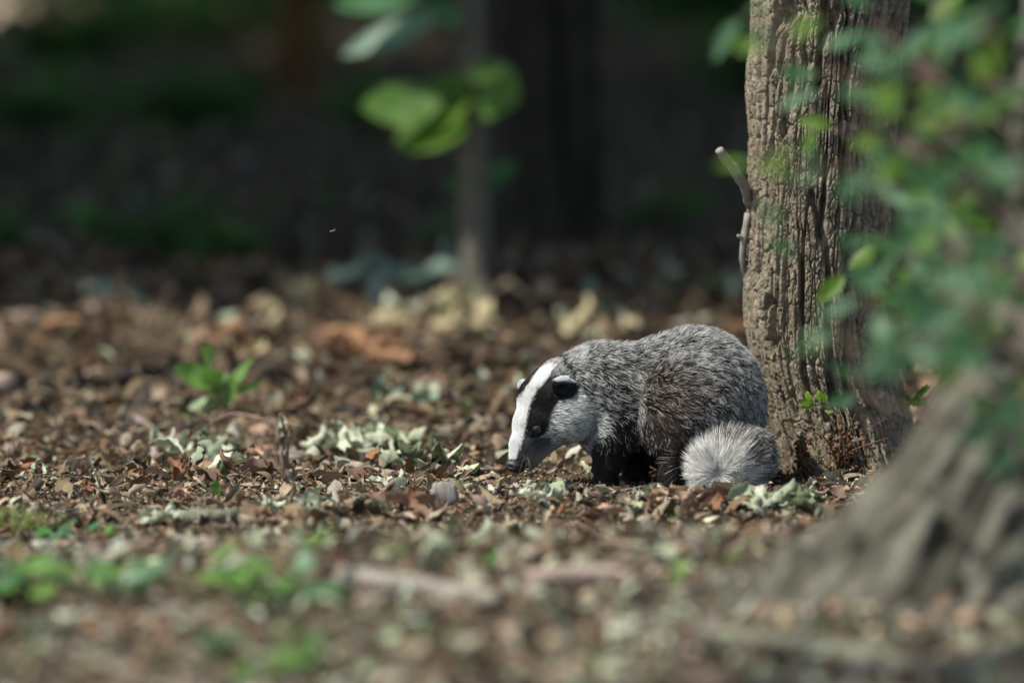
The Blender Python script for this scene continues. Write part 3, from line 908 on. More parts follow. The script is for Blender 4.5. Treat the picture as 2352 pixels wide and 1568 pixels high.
    # ears
    for C_, R_ in ((EARN, (.032, .022, .026)), (EARF, (.019, .02, .025))):
        q = (P - C_) / W3(R_)
        e_ = (np.linalg.norm(q, axis=1) < 1) & (N @ W3((0, 0, 1)) > -2)
        if C_ is EARN: e_ &= P[:, 1] < EARN[1] + .012
        rim = e_ & (P[:, 2] > C_[2] + .0085 - .25 * np.maximum(P[:, 0] - C_[0], 0))
        if C_ is EARF: rim = e_ & (P[:, 2] > C_[2] - .002) & (P[:, 0] < C_[0] + .004)
        root[e_] = mid[e_] = (.012, .011, .011); tip[e_] = (.03, .03, .03); pw[e_] = 1; ln[e_] = .006; lift[e_] = .3; rad[e_] = .00026
        root[rim] = (.55, .56, .56); mid[rim] = (.66, .67, .67); tip[rim] = (.74, .75, .75); ln[rim] = .0075
        flow[e_] = (.35, 0, .8)
    # tail
    dq = (P - TAILC) / W3((.069, .062, .062))
    tl = (np.linalg.norm(dq, axis=1) < 1.06) & (N[:, 1] < .45) & (u > 1568)
    dw = P - WHORL; dist = np.linalg.norm(dw, axis=1)
    flow[tl] = dw[tl]
    f_ = sstep(.022, .072, dist)[:, None]
    tr = W3((.66, .65, .62)) * (1 - f_) + f_ * W3((.035, .03, .025))
    tm = W3((.82, .81, .79)) * (1 - f_) + f_ * W3((.13, .105, .075))
    root[tl] = tr[tl]; mid[tl] = tm[tl]; tip[tl] = (W3((.82, .80, .76)) * (1 - .12 * f_))[tl]
    lump = vnoise(P[:, 0] * 160, P[:, 1] * 160, P[:, 2] * 160, 77)
    bt = tl & (r.uniform(0, 1, n) + .45 * lump < .06 + .60 * f_[:, 0]); root[bt] = (.03, .026, .022); mid[bt] = (.035, .03, .026); tip[bt] = W3((.12, .10, .085))
    pw[tl] = 1; ln[tl] = .042 + .016 * f_[tl, 0]; lift[tl] = .26 + .40 * (1 - f_[tl, 0]) ** 2; rad[tl] = .00032; band[tl] = .3 + .3 * f_[tl, 0]
    return dict(root=root, mid=mid, tip=tip, ln=ln, lift=lift, rad=rad, pw=pw, band=band, flow=flow, head=hd, tail=tl)

badger = thing('badger', 'young grey badger with a black and white striped face sniffing the ground', 'badger', tuple(BB))
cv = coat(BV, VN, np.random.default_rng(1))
cv['root'][cv['head']] *= .6  # head skin darkened to paint shade between the hairs
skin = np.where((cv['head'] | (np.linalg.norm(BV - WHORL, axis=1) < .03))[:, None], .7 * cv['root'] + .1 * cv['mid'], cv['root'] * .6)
for _ in range(2): skin = np.clip(relax(skin, .5), 0, 1)
M['skin'] = mat_attr('badger_skin', .8, .2)
obj('body', mesh_np('body', BV, BF, M['skin'], skin), badger)

# --- hair
r = np.random.default_rng(5)
area = .5 * np.linalg.norm(fn, axis=1)
tc_ = BV[TRI].mean(1); tu, tv = project(tc_ + BB)
wgt = area * np.where(tu < 1330, 2.6, 1.0) * np.where((tu > 1555) & (tv > 985) & (tc_[:, 1] < -.06), 1.0, 1.0) * np.where(fn[:, 1] > .55 * np.linalg.norm(fn, axis=1), .45, 1.0)
wd_ = np.linalg.norm(tc_ - WHORL, axis=1); wgt = wgt * np.where(wd_ < .035, 3.0, 1.0)
NH = 190000
ti = r.choice(len(TRI), NH, p=wgt / wgt.sum())
w = r.dirichlet((1, 1, 1), NH)
P = np.einsum('nk,nkd->nd', w, BV[TRI[ti]]); N = np.einsum('nk,nkd->nd', w, VN[TRI[ti]]); N /= np.linalg.norm(N, axis=1)[:, None]
# bare spots: eye, nose pad
EYE = H(374, 1002, 0); 
EYEP = None
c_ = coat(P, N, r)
fl = c_['flow'] / (np.linalg.norm(c_['flow'], axis=1)[:, None] + 1e-9)
hd, tl = c_['head'], c_['tail']
body_ = ~(hd | tl)
# tufts: neighbouring hairs lean the same way
cl = np.stack([vnoise(P[:, 0] * 75, P[:, 1] * 75, P[:, 2] * 75, 301), vnoise(P[:, 0] * 75, P[:, 1] * 75, P[:, 2] * 75, 302), vnoise(P[:, 0] * 75, P[:, 1] * 75, P[:, 2] * 75, 303)], -1)
cl2 = np.stack([vnoise(P[:, 0] * 22, P[:, 1] * 22, P[:, 2] * 22, 311), 0 * P[:, 0], vnoise(P[:, 0] * 22, P[:, 1] * 22, P[:, 2] * 22, 313)], -1)
amp = np.where(body_, .55, np.where(tl, .34, .12))[:, None]
fl = fl + amp * cl + np.where(body_, .35, .05)[:, None] * cl2 + np.where(body_, .35, .10)[:, None] * r.normal(0, .5, (NH, 3))
T = fl - (fl * N).sum(1)[:, None] * N; T /= np.linalg.norm(T, axis=1)[:, None] + 1e-9
lift = c_['lift'] * r.uniform(.6, 1.35, NH)
ln = c_['ln'] * r.uniform(.6, 1.2, NH)
under = body_ & (r.uniform(0, 1, NH) < .36)                       # short woolly under-hair
ln = np.where(under, ln * .5, ln)
K = 6
s = np.linspace(0, 1, K)[None, :, None]
from mathutils.kdtree import KDTree
ng = 9500
gi = r.choice(NH, ng, replace=False)
kd = KDTree(ng)
for q_, i_ in enumerate(gi): kd.insert(P[i_], q_)
kd.balance()
near = np.array([kd.find(p_)[1] for p_ in P]); gd = gi[near]
tuft = r.uniform(0, 1, ng)[near]                                # each tuft is a little paler or darker
sl_, cl_ = np.sin(lift)[:, None, None], np.cos(lift)[:, None, None]
side = np.cross(N, T)
curl = (r.normal(0, .10, NH) * np.where(body_, 1.6, .7))[:, None, None]
pos = P[:, None, :] + ln[:, None, None] * (N[:, None, :] * sl_ * (s - .38 * s * s) + T[:, None, :] * (cl_ * s + .15 * s * s) + side[:, None, :] * curl * s * s)
tipg = pos[gd]                                                    # hairs of a tuft lean together
pull = (np.where(body_, .42, np.where(tl, .30, .25)) * r.uniform(.6, 1.2, NH))[:, None, None] * s ** 1.5
same = np.linalg.norm(P - P[gd], axis=1) < .011
pos = np.where(same[:, None, None], pos * (1 - pull) + tipg * pull, pos)
pos[:, :, 2] = np.maximum(pos[:, :, 2], .0005)
sv = np.linspace(0, 1, K)
white = (r.uniform(0, 1, NH) + np.where(body_, .5, .0) * (tuft - .5) < c_['pw'] - np.where(body_, .06, 0)) & ~under
bd = np.clip(c_['band'] + r.normal(0, .10, NH), .15, .9)
wt = sstep(0, 1, (sv[None, :] - bd[:, None]) / .22)
col = c_['root'][:, None, :] * (1 - sstep(.05, .4, sv))[None, :, None] + c_['mid'][:, None, :] * sstep(.05, .4, sv)[None, :, None]
tipc = np.where(white[:, None], c_['tip'], c_['mid'])
col = col * (1 - wt[:, :, None]) + tipc[:, None, :] * wt[:, :, None]
col = np.clip(col * (r.uniform(.8, 1.2, NH) * np.where(body_ | tl, 1.22 - .45 * tuft, 1.1 - .2 * tuft))[:, None, None], 0, .9)
radp = c_['rad'][:, None] * r.uniform(.75, 1.25, NH)[:, None] * np.array([.9, 1, 1, .85, .6, .15])[None, :]

# whiskers
wp, wr, wc = [], [], []
for k in range(9):
    a = H(r.uniform(225, 330), r.uniform(1215, 1310), -.096)
    d = np.array([r.uniform(-.7, .3), -.75, r.uniform(-.8, .1)]); d /= np.linalg.norm(d)
    l_ = r.uniform(.03, .055)
    tt = np.linspace(0, 1, K)[:, None]
    wp.append(a + d * l_ * tt + np.array([0, 0, -.008]) * tt * tt); wr.append(np.linspace(.00014, .00004, K)); wc.append(np.tile([.3, .29, .27], (K, 1)))
pos = np.concatenate([pos, np.array(wp)]); radp = np.concatenate([radp, np.array(wr)]); col = np.concatenate([col, np.array(wc)])
hcv = bpy.data.hair_curves.new('fur')
NC = len(pos)
hcv.add_curves([K] * NC)
hcv.attributes['position'].data.foreach_set('vector', pos.astype(np.float32).ravel())
ra = hcv.attributes.get('radius') or hcv.attributes.new('radius', 'FLOAT', 'POINT')
ra.data.foreach_set('value', radp.astype(np.float32).ravel())
ca = hcv.attributes.new('Col', 'FLOAT_COLOR', 'POINT')
cc = np.ones((NC * K, 4), np.float32); cc[:, :3] = col.reshape(-1, 3); ca.data.foreach_set('color', cc.ravel())
m, nt, out = nodes('badger_fur')
p = principled(nt, .48, .35)
a = nt.nodes.new('ShaderNodeAttribute'); a.attribute_name = 'Col'; nt.links.new(a.outputs['Color'], p.inputs['Base Color'])
tr_ = nt.nodes.new('ShaderNodeBsdfTranslucent'); nt.links.new(a.outputs['Color'], tr_.inputs[0])
mx = nt.nodes.new('ShaderNodeMixShader'); mx.inputs[0].default_value = .22
nt.links.new(p.outputs[0], mx.inputs[1]); nt.links.new(tr_.outputs[0], mx.inputs[2]); nt.links.new(mx.outputs[0], out.inputs[0])
hcv.materials.append(m)
fur = obj('fur', hcv, badger)
scene.cycles_curves.shape = 'RIBBONS'

# --- eye, nose, claws
def uvs(c, r_, nu=20, nv=12, fun=None):
    a = np.linspace(0, 2 * np.pi, nu, endpoint=False); b = np.linspace(.06, np.pi - .06, nv)
    A, B = np.meshgrid(a, b, indexing='ij')
    D = np.stack([np.cos(A) * np.sin(B), np.sin(A) * np.sin(B), np.cos(B)], -1).reshape(-1, 3)
    V = D * np.array(r_)
    if fun: V = fun(V, D)
    I = np.arange(nu * nv).reshape(nu, nv); J = np.roll(I, -1, 0)
    F = np.stack([I[:, :-1], I[:, 1:], J[:, 1:], J[:, :-1]], -1).reshape(-1, 4)
    F = np.vstack([F, [[I[k, 0], I[k + 1, 0], I[k + 2, 0], I[0, 0]] for k in range(1, nu - 2)], [[I[k, -1], I[0, -1], I[k + 2, -1], I[k + 1, -1]] for k in range(1, nu - 2)]])
    return V + np.array(c), F
def on_body(u, v):
    """front-most body point under a pixel"""
    d_ = (project(BV + BB)[0] - u) ** 2 + (project(BV + BB)[1] - v) ** 2
    k = np.where(d_ < 12 ** 2)[0]; k = k[np.argsort(d_[k])[:12]]
    return BV[k[np.argmin(BV[k, 1])]]
eu, ev = hc(374, 1002)
ep = on_body(eu, ev); ep = np.array([L(eu, ev, ep[1])[0], ep[1], L(eu, ev, ep[1])[2]])
V, F = uvs(ep + (0, .0005, 0), (.0058, .0048, .0054)); eye = obj('eye', mesh_np('eye', V, F, mat_flat('wet_eye', (.008, .006, .005), .06, .7)), badger)
V, F = tube(np.array([ep + (.0068 * math.cos(t), -.0010 - .0010 * math.sin(t), .0056 * math.sin(t)) for t in np.linspace(.0, 2 * math.pi, 22)]), .0014, 6, .15)
obj('eyelid', mesh_np('eyelid', V, F, mat_flat('eyelid', (.075, .073, .075), .5, .4)), eye)
na = H(178, 1336, -.084)
def nosefun(V, D):
    V = V * (1 + .06 * vnoise(D[:, 0] * 4, D[:, 1] * 4, D[:, 2] * 4, 5))[:, None]
    for sx, sy in ((-.45, -.75), (.50, -.80)):
        q = np.exp(-(((D[:, 0] - sx) / .24) ** 2 + ((D[:, 2] + .12) / .24) ** 2)) * (D[:, 1] < 0)
        V[:, 1] += .004 * q
    return V
V, F = uvs(na, (.0205, .0165, .0135), 40, 24, nosefun)
ca_, sa_ = math.cos(.25), math.sin(.25)
V = (V - na) @ np.array([[ca_, 0, -sa_], [0, 1, 0], [sa_, 0, ca_]]) + na
mn = mat_noise('nose_leather', (.012, .010, .010), (.028, .023, .022), 300, .5, .4, 900, .0008, .5)
obj('nose', mesh_np('nose', V, F, mn), badger)
mc_ = mat_noise('claw_horn', (.11, .09, .07), (.2, .17, .13), 200, .45, .4)
for (cu, cvv, dy) in ((1383, 1127, -.058), (1440, 1116, .055), (1535, 1131, -.095), (1530, 1120, .08)):
    b_ = L(cu, cvv, dy)
    for k in range(4):
        o_ = b_ + (-.026, -.016 + .010 * k, -.002)
        V, F = tube(spline([o_, o_ + (-.010, -.001, .002), o_ + (-.019, -.002, -.005)], 6), np.linspace(.0032, .0006, 6), 6)
        obj('claw', mesh_np('claw', V, F, mc_), badger)

# ------------------------------------------------------------------ sapling with big leaves behind
def blade(name, mat, L_, W_, bend=.3, roll=.4, twist=0., nl=10, nw=6, shape=.9, crumple=.02, seed=0, lobes=0, depth=0.):
    V, F = leaf_grid(L_, W_, lobes, depth, bend, roll, twist, crumple, nl, nw, shape, seed)
    return mesh_np(name, V, F, mat)

def orient(direction, face):
    """matrix whose +Y runs along direction and whose +Z leans to face"""
    y = Vector(direction).normalized(); z = Vector(face); z = (z - z.dot(y) * y).normalized(); x = y.cross(z)
    return Matrix(((x.x, y.x, z.x), (x.y, y.y, z.y), (x.z, y.z, z.z)))

def put(me, name, parent, p, direction, face, scale=1.0):
    o = obj(name, me, parent)
    o.matrix_local = Matrix.Translation(Vector(p)) @ orient(direction, face).to_4x4() @ Matrix.Scale(scale, 4)
    return o

def px_dir(a, b): return np.asarray(b) - np.asarray(a)

g = gp(1098, 676); SY = g[1]
sap = thing('sapling', 'thin pale sapling with broad bright green leaves above the litter', 'sapling', tuple(g))
pts = [at(1098, 690, SY), at(1094, 560, SY), at(1088, 420, SY), at(1084, 240, SY + .02), at(1082, 0, SY + .02), at(1080, -500, SY + .1)]
V, F = tube(spline(np.array(pts) - g, 30), np.linspace(.040, .030, 30), 10, .06, 8)
obj('trunk', mesh_np('trunk', V, F, M['bark_pale']), sap)
def sap_leaf(u0, v0, u1, v1, wpx, dy, face, mat='elm', roll=.3):
    a, b = at(u0, v0, SY + dy) - g, at(u1, v1, SY + dy) - g
    Lm = np.linalg.norm(b - a)
    put(blade('leaf', M[mat], Lm, 1.2 * wpx * SY / FPX, .3, roll, .1, shape=.85, seed=int(u0)), 'leaf', sap, a, b - a, face)
    # its stalk, from the trunk
    j = at(1086, (v0 + 40), SY) - g
    V, F = tube(spline([j, (j + a) / 2 + (0, 0, .03), a], 8), .003, 5); obj('twig', mesh_np('twig', V, F, M['bark_pale']), sap)
FR = (-.35, -.75, .55)
sap_leaf(1030, 10, 800, 158, 82, -.10, (-.55, -.6, .6), 'teal')
sap_leaf(985, -30, 770, 40, 95, -.14, (-.5, -.6, .6), 'elm')
sap_leaf(1060, 60, 985, 2, 50, -.1, FR, 'elm')
sap_leaf(1085, 215, 925, 350, 130, -.12, (-.5, -.5, .7), 'elm_y')
sap_leaf(1100, 200, 1190, 240, 125, -.1, FR, 'fresh')
sap_leaf(1010, 235, 828, 262, 105, -.16, FR, 'fresh')
sap_leaf(1075, 290, 930, 360, 90, -.18, (-.4, -.5, .75), 'elm_y')
sap_leaf(1080, 180, 960, 250, 90, -.07, (-.2, -.6, .8), 'fresh')
sap_leaf(1075, 175, 1170, 165, 70, -.15, (-.2, -.6, .8), 'fresh')
sap_leaf(1090, 430, 1195, 385, 60, .05, (.1, -.6, .7), 'elm')
sap_leaf(1080, 440, 1015, 420, 45, .05, (.1, -.6, .7), 'elm')

# ------------------------------------------------------------------ shrub in front of the lit oak
shb = gp(2500, 1392); shb = np.array([shb[0], 13.55, float(terrain(shb[0], 13.55))])
shrub = thing('leafy_shrub', 'leafy green shrub overhanging the mossy trunk and hiding one side of the oak', 'shrub', tuple(shb))
LM = []
for k in range(4):
    for mt in ('elm', 'elm_y'):
        LM.append((mt, blade('leaf', M[mt], 1, .56, (-.5, .4, .9, .1)[k], (.5, -.4, .3, .8)[k], (.2, -.3, .5, 0)[k], 9, 6, .85, .02, k, 9, .09)))
blobs = [(1990, 55, 60, 50, 9, .2), (2150, 50, 40, 50, 6, .8), (1945, 165, 75, 45, 12, .1), (2095, 165, 55, 60, 9, .25), (1955, 285, 70, 50, 11, .3), (2075, 345, 75, 60, 13, .25), (2000, 445, 95, 60, 16, .15),
         (2140, 470, 80, 65, 15, .45), (2235, 420, 70, 50, 8, .2), (2050, 575, 80, 45, 9, .2), (2205, 590, 90, 65, 15, .3), (2120, 690, 110, 55, 17, .2), (2235, 715, 90, 60, 14, .15), (1950, 690, 50, 40, 6, .4), (2085, 795, 75, 32, 9, .25),
         (2285, 640, 55, 100, 12, .4), (2310, 980, 40, 120, 9, .5), (1885, 765, 50, 35, 4, .1), (1925, 880, 60, 35, 3, .1), (2290, 200, 60, 50, 7, .5), (2205, 270, 70, 45, 7, .3), (2200, 880, 60, 50, 5, .1), (2270, 60, 60, 50, 6, .15)]
r = np.random.default_rng(77)
twigs = []
def shrub_leaf(u, v, d, size, yel, toward, origin):
    p = at(u, v, d) - shb
    mt, me = LM[(2 * r.integers(0, 4)) + (1 if r.uniform() < yel else 0)]
    put(me, 'leaf', shrub, p, toward, (r.normal(-.15, .45), r.normal(-.6, .35), r.uniform(.3, 1.0)), size * 1.08)
    return p
def stem_from(p, origin, r0, n=8):
    mid_ = (np.asarray(p) + np.asarray(origin)) / 2 + np.array([0, 0, .02])
    return tube(spline([origin, mid_, p], n), np.linspace(r0, r0 * .5, n), 5)
for (u, v, ru, rv, n_, yel) in blobs:
    n_ = int(n_ * (.5 if u < 2020 else 1.15)); u += 40 if u < 2150 else 0; ru *= .95; yel *= .8
    d0 = r.uniform(13.2, 14.3) if u < 2200 else r.uniform(12.9, 13.6)
    c_ = at(u, v + 20, d0) - shb
    st0 = np.array([r.uniform(-.05, .05), r.uniform(-.04, .04), 0])
    elbow = np.array([c_[0] * .30 + .03, c_[1] * .5, c_[2] * .72])
    V, F = tube(spline([st0, elbow, c_], 16), np.linspace(.004, .0014, 16), 6, .1, int(u)); obj('stem', mesh_np('stem', V, F, M['twig']), shrub)
    for k in range(int(n_ * 1.12)):
        uu, vv = u + r.normal(0, .55) * ru, v + r.normal(0, .55) * rv
        dd = d0 + r.uniform(-.3, .3)
        dirn = np.array([(uu - u) / ru + r.normal(0, .4), r.normal(0, .45), -(vv - v) / rv * .6 + r.normal(0, .35) - .15])
        p = shrub_leaf(uu, vv, dd, r.uniform(.044, .072), yel, dirn, c_)
        twigs.append(stem_from(p, c_ + r.normal(0, .01, 3), .0014, 5))
# single sprays that reach over the trunk
for (u, v, sz, yel, dx, dz, d) in ((1700, 45, .085, .1, -.5, -.9, 14.6), (1712, 30, .05, .1, .8, .5, 14.6), (1780, 95, .062, .4, -1, .1, 13.9), (1745, 110, .055, .9, -1, 0, 14.1), (1815, 75, .06, .2, 1, .3, 13.9), (1720, 378, .055, .9, -1, -.1, 13.9),
                                   (1740, 375, .06, .4, 1, -.3, 13.9), (1775, 365, .05, 1, 1, .2, 13.9), (1760, 460, .05, .1, .3, -1, 13.8), (1880, 215, .075, 0, -1, -.2, 14.9), (1905, 290, .06, 1, -1, .3, 15.2), (1870, 300, .045, 1, -.4, -1, 15.2),
                                   (1890, 390, .07, .3, -1, -.5, 14.2), (1935, 635, .075, 1, -.6, -.6, 15.6), (1950, 615, .07, 1, .8, .5, 15.6), (1900, 760, .05, .2, -1, -.3, 14.3), (1870, 800, .045, .2, -1, -.3, 14.3), (1900, 930, .06, 0, .8, .3, 15.0),
                                   (2140, 45, .075, 1, .9, .55, 14.9), (2150, 95, .06, 1, .8, .6, 14.9), (2260, 265, .085, 0, .9, .45, 14.6), (1990, 560, .05, .1, -1, .1, 14.4), (1825, 575, .05, .1, -.9, .2, 14.0)):
    p = shrub_leaf(u, v, d - .5 if d < 15 else d, sz * .9, yel, (dx, r.normal(0, .25), dz), None)
    o_ = at(u + 120, v + 60, d - .5 if d < 15 else d) - shb
    twigs.append(stem_from(p, o_, .0016, 9))
V, F = join(twigs); obj('twig', mesh_np('twig', V, F, M['twig']), shrub)['kind'] = 'stuff'

# ------------------------------------------------------------------ shoots at the foot of the lit oak
FY = TY - .19
dead = thing('dead_shoot_tuft', 'reddish tuft of dead twigs at the foot of the lit oak', 'twigs', tuple(gp(1925, 1118)))
db = np.array(dead.location)
for (path, rr) in (([(1935, 1128), (1925, 1080), (1915, 1040), (1890, 1000), (1862, 975)], .0042), ([(1930, 1075), (1950, 1040), (1990, 1022), (2040, 1005)], .0040), ([(1940, 1050), (1935, 1005), (1910, 965), (1885, 930)], .0034),
                   ([(1945, 1100), (1900, 1090), (1868, 1070), (1838, 1052)], .0036), ([(1950, 1120), (1972, 1090), (1990, 1040), (1985, 1000), (1998, 970)], .0032), ([(1905, 1120), (1925, 1060), (1930, 1010)], .0045),
                   ([(1965, 1000), (1940, 975), (1905, 935), (1880, 905)], .0030), ([(1890, 1000), (1850, 985), (1815, 978)], .0026), ([(1900, 1140), (1935, 1090), (1945, 1030)], .003), ([(1880, 1110), (1900, 1075), (1925, 1040)], .0026),
                   ([(1850, 1140), (1880, 1095), (1910, 1050)], .0022), ([(1960, 1130), (1950, 1060), (1945, 1000), (1965, 950)], .0028), ([(1985, 1000), (2010, 975), (2040, 960)], .002)):
    P_ = [at(a, b, FY - .02 - .03 * k / len(path) + .012 * math.sin(a)) - db for k, (a, b) in enumerate(path)]
    V, F = tube(spline(P_, 16), np.linspace(rr * .62, rr * .3, 16), 6, .2, path[0][0]); obj('twig', mesh_np('twig', V, F, M['root_red']), dead)
crumb_parts = []
rr_ = np.random.default_rng(9)
for k in range(420):
    i = rr_.integers(0, 2)
    cu, cvv, su, sv_ = ((1935, 1070, 20, 38), (1845, 1052, 8, 22))[0 if k < 330 else 1]
    TV, TF = CR[rr_.integers(0, 6)]
    Rm = rotmats(rr_.uniform(0, 6, 1), rr_.uniform(0, 1.5, 1), rr_.uniform(0, 6, 1))[0]
    crumb_parts.append((TV @ Rm.T * rr_.uniform(.004, .012) + at(cu + rr_.normal(0, su), min(cvv + rr_.normal(0, sv_), 1125), FY + rr_.uniform(-.02, .04)) - db, TF))
V, F = join(crumb_parts); obj('frass', mesh_np('frass', V, F, M['root_red'], smooth=False), dead)['kind'] = 'stuff'
def sprout(name, label, base, leaves, d, mat='fresh', stem_r=.0018, cat='plant', lobes=0, depth=0., facing=(-.2, -.7, .7)):
    b = at(*base, d); t = thing(name, label, cat, tuple(b))
    for i, (u0, v0, u1, v1, w_) in enumerate(leaves):
        a, e = at(u0, v0, d) - b, at(u1, v1, d - .01) - b
        Lm = np.linalg.norm(e - a)
        put(blade('leaf', M[mat], Lm, w_ * d / FPX, .45, .5 - .3 * (i % 3), .15, 8, 5, .85, .03, i, lobes, depth), 'leaf', t, a, e - a, facing)
        if np.linalg.norm(a) > .004:
            V, F = tube(spline([np.zeros(3), a * .5 + (0, 0, .004), a], 8), np.linspace(stem_r, stem_r * .6, 8), 6); obj('stem', mesh_np('stem', V, F, M['stem']), t)
    return t
sprout('oak_sprout', 'small bright green sprout on the dead twigs at the oak foot', (1905, 940), [(1862, 928, 1828, 926, 26), (1862, 926, 1850, 893, 18), (1868, 930, 1838, 940, 20), (1886, 922, 1880, 890, 22), (1890, 925, 1902, 900, 20), (1895, 940, 1915, 948, 18)], FY - .06, 'elm_y', lobes=3, depth=.35)
sprout('oak_sprout', 'ragged green lobed leaves at the shaded edge of the oak foot', (2076, 950), [(2075, 925, 2036, 912, 26), (2095, 928, 2072, 908, 22), (2100, 915, 2138, 885, 24), (2090, 918, 2130, 937, 40), (2110, 905, 2142, 890, 24)], TY - .04, 'elm_y', lobes=4, depth=.4)

# ------------------------------------------------------------------ seedling and low plants
g = gp(512, 962)
sd = sprout('seedling', 'fresh green broad-leaved seedling growing alone out of the brown litter', (512, 962),
       [(500, 880, 388, 858, 72), (505, 905, 470, 838, 60), (478, 838, 482, 778, 34), (520, 890, 598, 830, 38), (522, 930, 548, 862, 34), (498, 915, 420, 985, 62), (530, 905, 612, 888, 26), (512, 850, 516, 880, 20)], g[1], 'fresh', .0032, 'seedling')
sprout('seedling', 'tiny green seedling leaf beside the dark diagonal stick', (375, 1000), [(380, 1002, 350, 985, 30), (378, 1000, 410, 990, 24), (376, 1002, 362, 975, 22)], gp(375, 1000)[1], 'fresh')
sprout('seedling', 'lone round green leaf standing between the wilted leaf heaps', (500, 1145), [(500, 1138, 505, 1098, 44)], gp(500, 1145)[1] - .01, 'fresh')
sprout('seedling', 'small dull green leaves beside the bark-covered log piece', (225, 1218), [(225, 1212, 195, 1200, 22), (228, 1214, 250, 1205, 18), (224, 1213, 215, 1225, 16)], gp(225, 1218)[1], 'fresh')
sprout('seedling', 'green seedling glowing on the litter behind the badger shoulders', (1190, 850), [(1185, 845, 1150, 828, 34), (1190, 842, 1228, 815, 34), (1188, 848, 1160, 850, 24)], gp(1190, 850)[1], 'fresh')
sprout('seedling', 'dark green leaf cluster on the sunlit litter beside straw leaves', (1020, 905), [(1018, 903, 990, 880, 26), (1022, 902, 1045, 878, 24)], gp(1020, 905)[1], 'fresh')
# blurred clumps at the near edge: (u, v, spread u, spread v, leaves, size m, label, share of yellow)
for (u, v, su, sv_, n_, sz, lb, mt) in ((60, 1345, 190, 55, 24, .06, 'broad bright green clump spreading below the grass tuft', 'fresh'), (325, 1350, 70, 34, 8, .055, 'bluish green low leaves between two brighter clumps', 'elm'),
                                        (585, 1360, 200, 52, 26, .055, 'wide green clump of low leaves among pale dead leaves', 'fresh'), (655, 1530, 90, 46, 12, .055, 'compact vivid green clump nearest to the path of view', 'fresh'), (480, 1500, 60, 40, 4, .05, 'few dull green leaves in front of the wide clump', 'elm'),
                                        (150, 1250, 60, 22, 6, .045, 'sparse dark green leaves by the grass tuft', 'elm')):
    lb = lb.replace('nearest to the path of view', 'alone on pale blurred litter')
    b = gp(u, v + sv_ * .6); t = thing('ground_plant', lb, 'plant', tuple(b), 'low green plants in the blurred litter')
    rp = np.random.default_rng(u)
    for k in range(n_):
        p = np.array([rp.normal(0, .42) * su * b[1] / FPX, rp.uniform(-.12, .12), 0]); p[2] = abs(rp.normal(0, .7)) * sv_ * b[1] / FPX + .014
        a_ = rp.uniform(0, 6.28)
        me = blade('leaf', M[mt if rp.uniform() < .65 else 'elm'], 1.35 * sz * rp.uniform(.6, 1.1), 1.35 * sz * rp.uniform(.45, .7), rp.uniform(-.3, .8), rp.uniform(-.4, .6), .1, 7, 4, .85, .02, k)
        put(me, 'leaf', t, p, (math.cos(a_), math.sin(a_), rp.uniform(-.2, .5)), (-.3, -.35, 1))
        V, F = tube(spline([p * (.3, .3, 0), p * (.7, .7, .6), p], 6), np.linspace(.0016, .001, 6), 5); obj('stem', mesh_np('stem', V, F, M['stem']), t)
# grass tuft at the edge
b = gp(10, 1225); parts = []; cols = []
rp = np.random.default_rng(3)
for k in range(420):
    q = np.array([rp.normal(0, .045), rp.normal(0, .05), 0]); d_ = np.array([rp.normal(0, .5), rp.normal(0, .5), 1.0]); l_ = rp.uniform(.02, .07)
    p1 = q + d_ * l_ * .6; p2 = p1 + d_ * l_ * .4 * (1, 1, .3)
    V, F = tube(np.array([q, p1, p2]), [.0009, .0007, .0002], 4); parts.append((V, F)); c_ = np.array([.20, .26, .08]) * rp.uniform(.5, 1.2) if rp.uniform() < .75 else np.array([.36, .29, .17]); cols.append(np.tile(c_, (len(V), 1)))
V, F = join(parts); kind(obj('grass_tuft', mesh_np('grass_tuft', V, F, M['moss'], np.vstack(cols)), None, tuple(b)), 'stuff')

# ------------------------------------------------------------------ fallen sticks
def stick(name, label, path, r0, r1, mat, lift=.0, rough=.15, sides=8, n=26, cat='stick', side=()):
    """path: (u, v, height above the ground) ; the first point is the foot of the object"""
    G = []
    for (u, v, h) in path:
        q = gp(u, v)
        if h: q = at(u, v, path_y(u, v, h))
        G.append(q + np.array([0, 0, lift if not h else 0]))
    b = G[0].copy()
    t = thing(name, label, cat, tuple(b))
    V, F = tube(spline(np.array(G) - b, n), np.linspace(r0, r1, n), sides, rough, int(path[0][0])); obj('stem', mesh_np('stem', V, F, M[mat]), t)
    for (sp, s0, s1) in side:
        S = [at(u, v, G[0][1] + dy) - b for (u, v, dy) in sp]
        V, F = tube(spline(S, 10), np.linspace(s0, s1, 10), 6, rough); obj('side_twig', mesh_np('side_twig', V, F, M[mat]), t)
    return t
def path_y(u, v, h):
    """distance of a point that stands h metres above the ground"""
    y = 17.0
    for _ in range(20):
        p = at(u, v, y); z = float(terrain(p[0], p[1])) + h
        d = ray(u, v); y = .5 * y + .5 * d[1] * (z - CAM_H) / d[2]
    return y
stick('fallen_stick', 'dark bare stick lying aslant below the seedling', [(285, 1046, 0), (350, 1018, 0), (400, 992, .012), (455, 968, .02)], .0085, .006, 'twig_dark', .006)
stick('fallen_branch', 'long knobbly grey-brown branch lying from the wilted heap to the badger nose', [(545, 1053, 0), (640, 1052, 0), (740, 1056, 0), (830, 1080, 0), (900, 1096, 0), (1000, 1096, 0), (1085, 1091, 0), (1190, 1084, 0)], .0075, .006, 'stick_grey', .008, .25, 8, 50)
stick('arched_twig', 'thin reddish twig arching over the pale wilted leaves', [(478, 1015, 0), (482, 985, .03), (500, 962, .06), (545, 950, .07), (600, 962, .065), (640, 980, .05)], .0038, .003, 'twig', .002, .15, 6)
